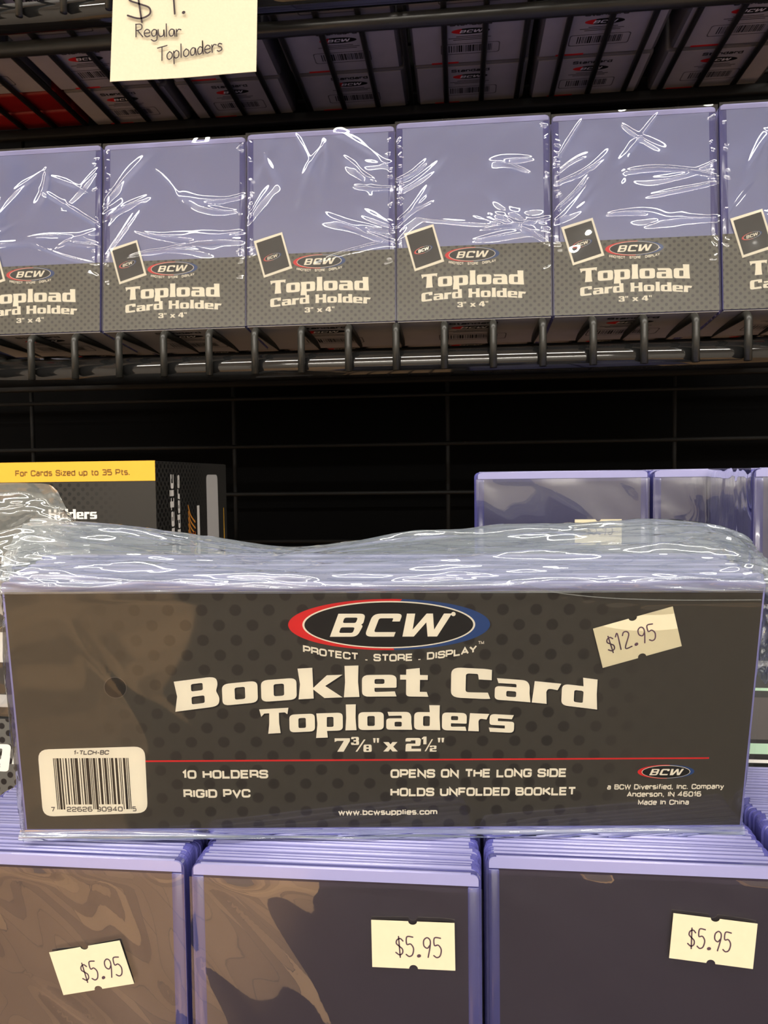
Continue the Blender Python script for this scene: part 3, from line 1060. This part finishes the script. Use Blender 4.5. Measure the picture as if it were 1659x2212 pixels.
# ------------------------------------------------------------------ paper note hung on the upper shelf
nt_ = thing('paper_note', 'cream paper note with handwritten price hung on the upper shelf edge', 'note', W(-143, 388.2, 211))
mb = MB()
nu, nv = 14, 14
vs = []
for j in range(nv):
    for i in range(nu):
        u, v = i / (nu - 1), j / (nv - 1)
        xl = -39.8 + 4.6 * v
        xr = 39.6 + 2.4 * v
        vs.append((xl + (xr - xl) * u, -.6 * (1 - v) ** 2 * (1 + math.cos(u * 2 * PI)) * .8, 76 * v))
n = len(vs)
mb.add(vs, grid_faces(nu, nv), NOTE, True)
mb.add([(x, y + .25, z) for x, y, z in vs], [f[::-1] for f in grid_faces(nu, nv)], NOTE, True)
mb.build('paper_sheet', nt_)
mb = MB()
ox, oz = -143, 211
for it, wd in ((script('Regular', -167.6 - ox, -142.6 - ox, 232.8 - oz, 231.4 - oz, 6.4, .62), 0),
               (script('Toploaders', -155.6 - ox, -120.6 - ox, 219.6 - oz, 222.6 - oz, 6.8, .62), 0),
               (script('$', -172.5 - ox, -154 - ox, 241 - oz, 241 - oz, 17, .95), 0),
               (ribbon([(-147.0 - ox, 259 - oz), (-146.2 - ox, 243.0 - oz)], .95), 0),
               (ribbon([(-141.6 - ox, 243.3 - oz), (-141.2 - ox, 243.4 - oz)], 1.6), 0)):
    put(mb, it, PEN, -1.35)
mb.build('handwriting', nt_)

# ------------------------------------------------------------------ price stickers
def sticker(parent, cx, y, cz, w, h, ang, text, tx0, tx1, tb, cap, sk=0.0, name='price_sticker'):
    """notched price label; text box in sticker millimetres from its centre"""
    n = 1.15
    top = [(w / 2, h / 2)] + [(n * math.cos(a), h / 2 - n * .8 * math.sin(a)) for a in [PI * k / 8 for k in range(9)]] + [(-w / 2, h / 2)]
    bot = [(-w / 2, -h / 2)] + [(-n * math.cos(a), -h / 2 + n * .9 * math.sin(a)) for a in [PI * k / 8 for k in range(9)]] + [(w / 2, -h / 2)]
    out = top + bot
    out = [(x + sk * z, z) for x, z in out]
    mb = MB()
    c, s = math.cos(ang), math.sin(ang)
    R = lambda p: (cx + p[0] * c - p[1] * s, cz + p[0] * s + p[1] * c)
    pts, tris = tess([R(p) for p in out], [])
    m = len(pts)
    mb.add([(x, y, z) for x, z in pts], tris, STICKER)
    mb.add([(x, y + .12, z) for x, z in pts], [t[::-1] for t in tris], STICKER)
    mb.add([(x, y, z) for x, z in pts] + [(x, y + .12, z) for x, z in pts], [(i, (i + 1) % m, (i + 1) % m + m, i + m) for i in range(m)], STICKER)
    o = mb.build(name, parent)
    mb = MB()
    put(mb, transform(script(text, tx0, tx1, tb, tb, cap, .36, .85), cx, cz, ang), STICKINK, y - .05)
    mb.build('printed_price', o)
    return o


# ------------------------------------------------------------------ lower packs of clear holders
LW, LH = 77.1, 103.0


def lower_pack(seed, n=33, pitch=1.92, jitter=.4, window=PVC_SHADED, film=True, calm=True, count_obj=True):
    t = thing('toploader_pack', 'x', 'toploader pack', (0, 0, 0))
    rng = random.Random(seed)
    mb = MB()
    holder_front(mb, LW, LH, 0, 2.3, PVC_RIM, side=3.5, top=3.0)
    f = mb.build('card_holder', t)
    mb = MB()
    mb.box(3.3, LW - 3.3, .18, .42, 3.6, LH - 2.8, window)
    mb.build('clear_window', f)
    mb = MB()
    mb.plate(plate_outline(LW, LH, 2.6, 1.2), .2, 1.7, PVC_SIDE)
    mb.plate(rpoly([(1.0, LH - 3), (LW - 1.0, LH - 3), (LW - 1.0, LH - .2, 2.2), (1.0, LH - .2, 2.2)]), .1, 1.15, PVC_CLEAR)
    mb.tube([(2.4, .62, LH - .2), (LW * .5, .62, LH - .15), (LW - 2.4, .62, LH - .2)], .55, PVC_CLEAR, 10)
    proto = None
    for k in range(1, n):
        if proto is None:
            proto = mb.build('card_holder', t)
            c = proto
        else:
            c = proto.copy()
            COL.objects.link(c)
        c.location = (rng.uniform(-jitter, jitter) * MM, k * pitch * MM + .5 * MM, rng.uniform(-.55, .15) * MM)
        c.rotation_euler = (0, rng.uniform(-.004, .004), 0)
    if film:
        mb = MB()
        cr = []
        for i in range(9):
            cr.append((rng.uniform(0, LW), rng.uniform(20, LH), -rng.uniform(.5, 1.1), rng.uniform(25, 60), rng.uniform(4, 9), rng.uniform(.15, .4), rng.uniform(-.2, .2)))
        for i in range(5):
            cr.append((rng.choice((rng.uniform(1, 6), rng.uniform(LW - 5, LW - 1))), rng.uniform(20, LH - 8), rng.uniform(-.6, .6), rng.uniform(2, 6), .6, .3, 0))
        front_film(mb, LW + .6, LH - 3.2, -.75, rng, FILM_CALM, cr, [], 60, 80, 0, -.3, cap=.6, waves=[(.40, 44, .62), (.26, 26, .75), (.14, 31, .45), (.07, 13, .7)])
        mb.build('film_wrap', t)
    return t


Z0 = -206.0
lp = lower_pack(1)
lp.location = W(-151.9, 188.4, Z0)
tag(lp, 'clear toploader pack at bottom left with a tilted $5.95 sticker', 'toploader pack', 'clear toploader packs in the bottom row')
sticker(lp, -101.0 + 151.9, -1.5, -133.2 - Z0, 20.8, 12.4, .215, '$5.95', -3.2, 9.2, -3.4, 5.2, sk=-.09)
lp = lower_pack(2)
lp.location = W(-72.3, 187.5, Z0)
tag(lp, 'clear toploader pack in the bottom middle with a level $5.95 sticker', 'toploader pack', 'clear toploader packs in the bottom row')
sticker(lp, -12.8 + 72.3, -1.5, -121.5 - Z0, 21.6, 12.6, .01, '$5.95', -4.6, 7.9, -3.0, 5.2)
lp = lower_pack(3)
lp.location = W(6.6, 197.0, Z0)
tag(lp, 'dark toploader pack at bottom right with a $5.95 sticker near its right edge', 'toploader pack', 'clear toploader packs in the bottom row')
sticker(lp, 65.1 - 6.6, -1.5, -122.4 - Z0, 21.2, 12.2, -.085, '$5.95', -6.4, 5.0, -2.4, 5.2)
lp = lower_pack(4, jitter=.8)
lp.location = W(85.6, 199.0, Z0 + 1.6)
lp.rotation_euler = (0, 0, -.02)
tag(lp, 'toploader pack at far right of the bottom row, only its stepped top showing', 'toploader pack', 'clear toploader packs in the bottom row')

# ------------------------------------------------------------------ packs standing at the back right
riser = MB()
riser.box(-6, 206, 330, 420, Z0, -101.9, CARTON_BLACK, .8, 1)
rs = riser.build('storage_carton', scale=MM, loc=(0, 0, EYE))
tag(rs, 'plain black carton under the clear packs at the back right', 'carton')


def back_pack(loc, label, seed, stick=False, rz=0.0):
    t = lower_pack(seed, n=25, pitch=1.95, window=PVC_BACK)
    t.location = loc
    t.rotation_euler = (0, 0, rz)
    tag(t, label, 'toploader pack', 'clear toploader packs at the back right')
    return t


bp = back_pack(W(8.0, 345, -101.9), 'clear toploader pack with a half hidden white sticker, leftmost at back right', 21)
sticker(bp, 62.6 - 8, -1.5, -26.5 + 101.9, 20.8, 11.6, 0.0, '$5.95', -5.5, 7, -1.2, 5)
bp = back_pack(W(87.2, 345, -101.9), 'clear toploader pack between two others at the back right, without a sticker', 22)
bp = back_pack(W(111.6, 294.5, -101.9), 'nearer clear toploader pack at the right edge, its wrinkled side facing the others', 23)
mb = MB()
rng = random.Random(8)
nu, nv = 30, 60
vs = []
U, V = np.meshgrid(np.linspace(0, 50, nu), np.linspace(0, 103.5, nv))
cr = [(rng.uniform(0, 50), rng.uniform(10, 100), PI / 2 + rng.uniform(-.3, .3), rng.uniform(8, 30), rng.uniform(.7, 1.6), rng.uniform(.3, .7), rng.uniform(-.2, .2)) for _ in range(26)]
Hh = crease_field(U, V, rng, cr, [(.3, 20)])
Hh = np.clip(Hh, -.3, 1.3)
mb.add([(float(-1.0 - Hh[j, i]), float(U[j, i]), float(V[j, i])) for j in range(nv) for i in range(nu)], grid_faces(nu, nv), FILM_SHRINK, True)
mb.build('side_film', bp)

# ------------------------------------------------------------------ carton of magnetic holders at the left
bx = thing('card_box', 'black dotted card box with a yellow band and sideways lettering behind the bag at left', 'box', W(-139.6, 330, Z0))
BH = 214.6
BW, BD = 150.0, 104.0
mb = MB()
mb.box(-BW, -.3, .3, BD, 0, BH - .2, CARTON_BLACK, .5, 1)
mb.build('carton_body', bx)
mb = MB()
mb.box(-BW, 0, -.05, .3, 0, BH - 9.5, BOXDOT)
put(mb, slab('Holders', -52.5, -28.6, BH - 26.8, 4.6), WHITE, -.12)
put(mb, slab('gl', -84, -70, 66, 20, shear=.3), WHITE, -.12)
fp = mb.build('front_panel', bx)
mb = MB()
mb.box(-BW, 0, -.1, .3, BH - 9.3, BH, YELLOW)
put(mb, sans('For Cards Sized up to 35 Pts.', -68.3, -12.2, BH - 6.6, 2.9, .012), BROWNINK, -.16)
mb.build('yellow_band', bx)
mb = MB()
mb.box(-.3, .05, 0, BD, 0, BH - .4, BOXSIDE)
fs = lambda k: (lambda u, v: (k, u, v))
rotl = lambda items, x, z: [([(x - py, z + px) for px, py in p], t) for p, t in items]
put(mb, rotl(slab('Magnetic', 0, 62, 0, 5.2), 21.5, BH - 68), WHITE, 0, fs(.1))
put(mb, rotl(slab('Holders', 0, 46, 0, 3.6), 29.2, BH - 52.5), WHITE, 0, fs(.1))
for k in range(5):
    x0, z0 = 40.5, BH - 22.5 - 3.2 * k
    put(mb, ribbon([(x0, z0), (x0 + 3, z0 - 5), (x0 + 9.5, z0 - 9)], 1.0), ORANGE, 0, fs(.1))
for k in range(6):
    x0, z0 = 41.5 + k * .5, BH - 37 - 2.2 * k
    put(mb, ribbon([(x0, z0 - 3), (x0 + 3, z0 - 1), (x0 + 8.5 - k * .3, z0)], 1.1), RUST, 0, fs(.1))
put(mb, rotl(slab('l', 0, 4, 0, 4), 53, BH - 60), LIME, 0, fs(.12))
put(mb, ribbon([(48, BH - 41), (52, BH - 44), (48.5, BH - 48), (52.5, BH - 49)], 1.1), LIME, 0, fs(.14))
put(mb, poly([(53.2, BH - 62), (57.4, BH - 62), (57.0, BH - 23), (53.4, BH - 23)]), WHITE, 0, fs(.1))
put(mb, poly(rpoly([(69, BH - 110), (90, BH - 110), (88, BH - 6.5, 3), (69, BH - 6.5, 3)])), GREYPANEL, 0, fs(.1))
put(mb, poly([(97.5, BH - 62), (99.5, BH - 62), (98.6, BH - 26), (97.8, BH - 26)]), YELLOW, 0, fs(.1))
mb.build('side_panel', bx)

# ------------------------------------------------------------------ cartons glimpsed past both ends of the big pack
sc_ = thing('carton', 'grey dotted carton glimpsed behind the left end of the big pack', 'carton', W(-262, 272, Z0))
mb = MB()
mb.box(0, 96, 0, 52, 0, 112, CARTON_BLACK, .5, 1)
mb.build('carton_body', sc_)
mb = MB()
mb.box(0, 96, -.2, 0, 60, 112, dotted('carton_grey_dots', (.11, .11, .105), (.012, .012, .015), 5.6 * MM, 5.6 * MM, 1.25 * MM))
put(mb, slab('gl', 74, 89.5, 94, 11, shear=.15), WHITE, -.26)
mb.build('front_panel', sc_)
sp_ = thing('film_pack', 'film wrapped black and white pack glimpsed past the upper left end of the big pack', 'pack', W(-262, 274, Z0 + 112.2))
mb = MB()
mb.box(0, 98, 0, 46, 0, 50, CARTON_BLACK, 1, 2)
mb.box(0, 98, -.3, 0, 22, 34, WHITE)
mb.box(0, 98, -.3, 0, 4, 9, GREYPANEL)
mb.build('carton_body', sp_)
mb = MB()
rng = random.Random(4)
front_film(mb, 98, 50, -.8, rng, FILM_SHRINK, [(rng.uniform(60, 98), rng.uniform(0, 50), rng.uniform(-.5, .5), 12, 1.2, .5, 0) for _ in range(14)], [(.3, 12)], 60, 40)
mb.build('film_wrap', sp_)
sr = thing('carton', 'black carton with pale green band glimpsed past the right end of the big pack', 'carton', W(88, 268, Z0))
mb = MB()
mb.box(0, 60, 0, 24, 0, 158, CARTON_BLACK, .5, 1)
mb.build('carton_body', sr)
mb = MB()
put(mb, poly([(0, 106.8), (60, 106.8), (60, 110.6), (0, 110.6)]), MINT, -.1)
put(mb, poly([(0, 103.6), (60, 103.6), (60, 104.8), (0, 104.8)]), WHITE, -.1)
put(mb, poly([(0, 129.5), (60, 129), (60, 130), (0, 130.5)]), MINT, -.1)
put(mb, poly([(0, 112), (60, 112), (60, 127), (0, 127)]), GREYINK, -.1)
put(mb, poly([(0, 138), (60, 138), (60, 140), (0, 140)]), WHITE, -.1)
mb.build('printed_bands', sr)

# ------------------------------------------------------------------ the big booklet pack in front
hp = thing('booklet_holder_pack', 'wide clear bag of booklet card holders with a black dotted label and $12.95 sticker', 'card holder pack', W(-20.44, 198.9, -64.57))
hp.rotation_mode = 'XYZ'
Rm = Matrix.Rotation(.1123, 3, 'Z') @ Matrix.Rotation(.1381, 3, 'X') @ Matrix.Rotation(.0124, 3, 'Y')
hp.rotation_euler = Rm.to_euler('XYZ')
rng = random.Random(2)
hw = 101.6
mb = MB()
mb.box(-hw, hw, .25, 2.5, -37.6, 36.8, PVC_EDGE, .6, 2)
mb.box(-hw + .5, hw - .5, .0, 1.2, 34.6, 37.0, PVC_CLEAR, .4, 2)
p0 = mb.build('card_holder', hp)
mb = MB()
mb.box(-hw, hw, 0, 2.1, -37.4, 37.2, PVC_SIDE, .6, 2)
mb.box(-hw + 1, hw - 1, -.1, 1.4, 35.6, 37.5, PVC_CLEAR, .4, 2)
proto = None
for k in range(1, 10):
    if proto is None:
        proto = mb.build('card_holder', hp)
        c = proto
    else:
        c = proto.copy()
        COL.objects.link(c)
    c.location = (rng.uniform(-.9, .9) * MM, k * 2.95 * MM, rng.uniform(-.2, .9) * MM)

mb = MB()
out = [(-100.5, -34.5), (100.5, -34.5), (100.5, 34.5), (-100.5, 34.5)]
mb.plate(out, -.35, -.08, LABEL, CARD_EDGE)
y = -.4
put(mb, poly([(-66.5, -14.2), (90.0, -14.1), (90.0, -13.65), (-66.5, -13.7)]), RED, y)
arcB = 4.1


def shadowed(items, mat, yy, d=.35):
    put(mb, [([(px + d, pz - d) for px, pz in p], t) for p, t in items], INK, yy + .04)
    put(mb, items, mat, yy)


shadowed(slab('Booklet Card', -56.6, 58.0, 4.85, 8.7, arc=4.1), CREAM, y - .06)
shadowed(slab('Toploaders', -34.2, 35.4, -4.9, 7.3, arc=1.15), CREAM, y - .06)
put(mb, slab('7', -14.1, -9.9, -11.4, 4.0), CREAM, y)
put(mb, slab('3', -9.6, -7.3, -9.4, 2.4), CREAM, y)
put(mb, slab('/', -8.0, -5.6, -11.4, 3.6), CREAM, y)
put(mb, slab('8', -6.2, -3.8, -11.5, 2.2), CREAM, y)
put(mb, slab('"', -3.6, -1.6, -11.4, 4.0), CREAM, y)
put(mb, slab('x', -.7, 3.2, -11.4, 3.9), CREAM, y)
put(mb, slab('2', 5.4, 9.9, -11.4, 4.0), CREAM, y)
put(mb, slab('1', 9.9, 11.3, -9.3, 2.3), CREAM, y)
put(mb, slab('/', 11.0, 13.0, -11.4, 3.6), CREAM, y)
put(mb, slab('2', 12.1, 14.1, -11.5, 1.8), CREAM, y)
put(mb, slab('"', 14.2, 16.3, -11.4, 4.0), CREAM, y)
put(mb, sans('10 HOLDERS', -56.3, -32.6, -19.3, 2.6, .03), CREAM, y)
put(mb, sans('RIGID PVC', -56.3, -37.7, -25.1, 2.6, .03), CREAM, y)
put(mb, sans('OPENS ON THE LONG SIDE', 1.3, 50.2, -19.4, 2.65, .03), CREAM, y)
put(mb, sans('HOLDS UNFOLDED BOOKLET', 1.3, 53.1, -25.0, 2.6, .03), CREAM, y)
put(mb, sans('www.bcwsupplies.com', -13.3, 14.5, -30.7, 1.75, .02), CREAM, y)
put(mb, sans('a BCW Diversified, Inc. Company', 62.0, 94.9, -23.3, 1.6, .014), CREAM, y)
put(mb, sans('Anderson, IN 46016', 67.7, 88.7, -25.6, 1.6, .014), CREAM, y)
put(mb, sans('Made In China', 71.0, 85.4, -28.1, 1.6, .014), CREAM, y)
put(mb, sans('TM', 24.8, 26.3, 19.7, .9, .0), CREAM, y)
# strap line bent along the oval
def on_smile(text, x0, x1, base, cap, bold, k, xm, rot=True):
    it = sans(text, x0, x1, base, cap, bold)
    return [([(px, pz + k * (px - xm) ** 2) for px, pz in p], t) for p, t in it]
put(mb, on_smile('PROTECT', -22.3, -7.6, 14.9, 2.1, .02, .0047, 1.3), CREAM, y)
put(mb, on_smile('.', -5.6, -5.0, 14.9, 2.1, .02, .0047, 1.3), CREAM, y)
put(mb, on_smile('STORE', -3.4, 7.0, 14.9, 2.1, .02, .0047, 1.3), CREAM, y)
put(mb, on_smile('.', 8.7, 9.3, 14.9, 2.1, .02, .0047, 1.3), CREAM, y)
put(mb, on_smile('DISPLAY', 11.0, 24.4, 14.9, 2.1, .02, .0047, 1.3), CREAM, y)
lab = mb.build('label_card', hp)

mb = MB()
badge(mb, .85, 25.3, 53.9, 14.3, -.42)
put(mb, poly(ellipse(17.9, 28.3, .6, .6, 16)), CREAM, -.66)
mb.build('oval_badge', lab)
mb = MB()
badge(mb, 78.2, -17.9, 15.9, 4.2, -.42)
mb.build('oval_badge', lab)

mb = MB()
pan = rpoly([(-95.7, -30.6, 3), (-66.5, -29.6, 3), (-66.2, -9.5, 3), (-95.5, -10.3, 3)])
put(mb, poly(pan), CREAM, -.42)
put(mb, sans('1-TLCH-BC', -85.8, -76.2, -11.9, 1.35, .02, shear=.2), GREYINK, -.46)
code = '101' + '0111011' + '0010011' + '0010011' + '0101111' + '0010011' + '0101111' + '01010' + '1110100' + '1110010' + '1110100' + '1011100' + '1110010' + '1001110' + '101'
bw = (20.6) / len(code)
i = 0
while i < len(code):
    if code[i] == '1':
        j = i
        while j < len(code) and code[j] == '1':
            j += 1
        x0b, x1b = -91.5 + i * bw, -91.5 + j * bw
        guard = i < 10 or i > 84 or 45 <= i <= 50
        zb = -28.4 if guard else -26.9
        put(mb, poly([(x0b - .0, zb), (x1b, zb), (x1b, -12.9), (x0b, -12.9)]), INK, -.46)
        i = j
    else:
        i += 1
for s, a, b in (('7', -93.2, -92.1), ('22626', -88.9, -81.8), ('90940', -80.7, -73.4), ('5', -70.7, -69.6)):
    put(mb, sans(s, a, b, -29.1, 1.5, .0), GREYINK, -.46)
mb.build('barcode_panel', lab)

mb = MB()
put(mb, [tess(ellipse(-73.1, 7.7, 3.05, 3.05, 36), [])], GREYINK, -.42)
put(mb, [tess(ellipse(-73.1, 7.7, 2.9, 2.9, 36), [])], INK, -.46)
mb.build('punched_hole', lab)

sticker(hp, 67.5, -.85, 21.66, 21.9, 11.6, .285, '$12.95', -8.4, 5.4, -2.0, 4.6)

# ---- the loose poly bag
def bag_sheet(name, rows, ns, nt, wrinkle, mat, seed, stretch=(14, 4), decay=.62):
    """surface through rows of control polylines (each a list of (x, y, z) of equal count), crumpled"""
    rows = [np.array(r, float) for r in rows]
    P = np.stack(rows)
    nr, nc = P.shape[:2]

    def interp(A, n):
        k = A.shape[0]
        t = np.linspace(0, k - 1, n)
        out = []
        for q in t:
            i = min(int(q), k - 2)
            f = q - i
            a, b, c, d = A[max(i - 1, 0)], A[i], A[i + 1], A[min(i + 2, k - 1)]
            out.append(0.5 * (2 * b + (c - a) * f + (2 * a - 5 * b + 4 * c - d) * f * f + (3 * b - a - 3 * c + d) * f ** 3))
        return np.stack(out)
    G = interp(P, nt)
    G = np.swapaxes(interp(np.swapaxes(G, 0, 1), ns), 0, 1)
    du = np.gradient(G, axis=1)
    dv = np.gradient(G, axis=0)
    N = np.cross(du, dv)
    N /= np.maximum(np.linalg.norm(N, axis=2, keepdims=True), 1e-9)
    rg = np.random.RandomState(seed)
    S, T = np.meshgrid(np.arange(ns) / (ns - 1), np.arange(nt) / (nt - 1))
    h = np.zeros_like(S)
    for o in range(5):
        for _ in range(5):
            fx = rg.uniform(-1, 1) * stretch[0] * .10 * 1.5 ** o
            fy = rg.uniform(.5, 1) * stretch[1] * .5 * 1.5 ** o
            warp = .35 * np.sin(2 * PI * (S * rg.uniform(1, 3) + rg.uniform()) + 4 * T)
            ph = rg.uniform(0, 2 * PI)
            w = np.abs(np.sin(PI * (fx * S + fy * (T + .12 * warp)) + ph))
            h += (1 - w) ** 2 * (decay ** o) * .45
    edge = np.minimum(1, np.minimum(T, 1 - T) * 8 + .15)
    G = G + N * (h * wrinkle * edge)[..., None]
    mb = MB()
    mb.add([tuple(map(float, p)) for p in G.reshape(-1, 3)], grid_faces(ns, nt), mat, True)
    return mb.build(name, hp)


xs = [-102.5, -92, -75, -55, -33, -15, 8, 30, 52, 72, 88, 98, 102.5]
ridge = [45.6, 45.2, 43.4, 40.4, 37.4, 38.6, 41.2, 42.4, 43.4, 44.6, 44.6, 42.6, 38.6]
rx = [-106, -95, -77, -56, -33, -15, 9, 32, 55, 76, 93, 103.5, 109.5]
rows = [[(x, -.9, 34.3 - .2 * abs(math.sin(x * .05))) for x in xs],
        [(x, .9, 37.2 + (r - 36) * .10) for x, r in zip(xs, ridge)],
        [(a * .6 + b * .4, 9, 37.6 + (r - 37) * .35) for a, b, r in zip(xs, rx, ridge)],
        [(a * .3 + b * .7, 19, 38.2 + (r - 37.6) * .75) for a, b, r in zip(xs, rx, ridge)],
        [(b, 27, r) for b, r in zip(rx, ridge)],
        [(b, 32, r - 2.5) for b, r in zip(rx, ridge)],
        [(b, 33, 22) for b in rx]]
bag_sheet('bag_top', rows, 300, 130, 1.8, FILM_BAG, 4, (4.5, 11), .55)
# flap of loose film rising at the left
fl_rows = [[(-128, 32, 59.0), (-118, 32, 58.9), (-108, 32.5, 58.8), (-101.5, 33, 58.2), (-98.9, 33, 56.4)],
           [(-129, 29, 53), (-119, 28, 53), (-108, 29, 53.2), (-100.5, 31, 53), (-96.5, 32, 52.2)],
           [(-129, 31, 47), (-119, 26, 47), (-108, 28, 47.5), (-99, 29, 48), (-93, 31, 47.5)],
           [(-128, 28, 41), (-119, 23, 41), (-108, 26, 42), (-97, 27, 43), (-89.8, 30, 42.6)],
           [(-128, 24, 33), (-119, 19, 34), (-109, 22, 36), (-98, 24, 38), (-88, 28, 38)]]
bag_sheet('bag_flap', fl_rows, 80, 70, 2.4, FILM_FLAP, 9, (6, 2.2), .42)
# left shoulder of the bag
ls = [[(-106.5, 26, 45), (-104, 15, 42), (-103, 6, 38.6), (-102.4, -1, 34.5)],
      [(-115, 24, 40), (-109, 14, 38), (-105, 6, 36), (-102.6, -1, 32)],
      [(-122, 22, 34), (-114, 12, 33), (-107, 5, 32), (-102.8, -1, 29)],
      [(-118, 20, 24), (-112, 12, 24), (-106, 5, 24), (-102.8, -1, 24)]]
bag_sheet('bag_shoulder', ls, 50, 50, 2.0, FILM_BAG, 13, (4, 4))
mb = MB()
put(mb, ribbon([(34.5, 37.4), (43, 34.7), (57.8, 32.9), (76.3, 32.2), (99.6, 32.2)], .28), FILM_FLAP, -1.25)
mb.build('bag_crease', hp)
rsr = [[(109.5, 27, 38.6), (107, 15, 37), (104.5, 6, 36.2), (101.6, -1, 34.6)],
       [(112, 26, 34), (109, 14, 33), (105.5, 6, 32), (102.6, -1, 31)],
       [(108, 26, 24), (107, 14, 24), (105, 6, 24), (103, -1, 24)],
       [(105, 26, 8), (105, 14, 8), (104.4, 6, 8), (103.2, -1, 8)]]
bag_sheet('bag_shoulder', rsr, 50, 60, 1.6, FILM_BAG, 17, (4, 5))
for sgn in (-1, 1):
    s_rows = [[(sgn * 101.4, -1.0, z), (sgn * 103.2, 4, z), (sgn * 103.8, 14, z), (sgn * 103.4, 28, z)] for z in (26, 10, -8, -24, -38.5)]
    bag_sheet('bag_side', s_rows, 24, 70, .5, FILM_BAG, 21 + sgn, (2, 4))
b_rows = [[(x, -1.0, -34.4) for x in np.linspace(-102.5, 101.5, 8)], [(x, -1.5, -36.6) for x in np.linspace(-102.8, 102, 8)],
          [(x, -.8, -38.6) for x in np.linspace(-103, 102.2, 8)], [(x, 4, -38.8) for x in np.linspace(-103, 102.2, 8)]]
bag_sheet('bag_hem', b_rows, 160, 24, .55, FILM_BAG, 31, (16, 2))
mb = MB()
rng = random.Random(6)
cr = [(150, 66.5, -.16, 80, .5, .35, .12), (188, 64.4, 0.0, 60, .4, .3, 0), (30, 40, -1.0, 40, 5, .3, .1), (60, 25, -.7, 40, 4, .25, 0)]
front_film(mb, 204.4, 69.6, -1.05, rng, FILM_FLAT, cr, [(.3, 90), (.1, 45)], 150, 70, -34.8, -102.2)
mb.build('bag_front', hp)
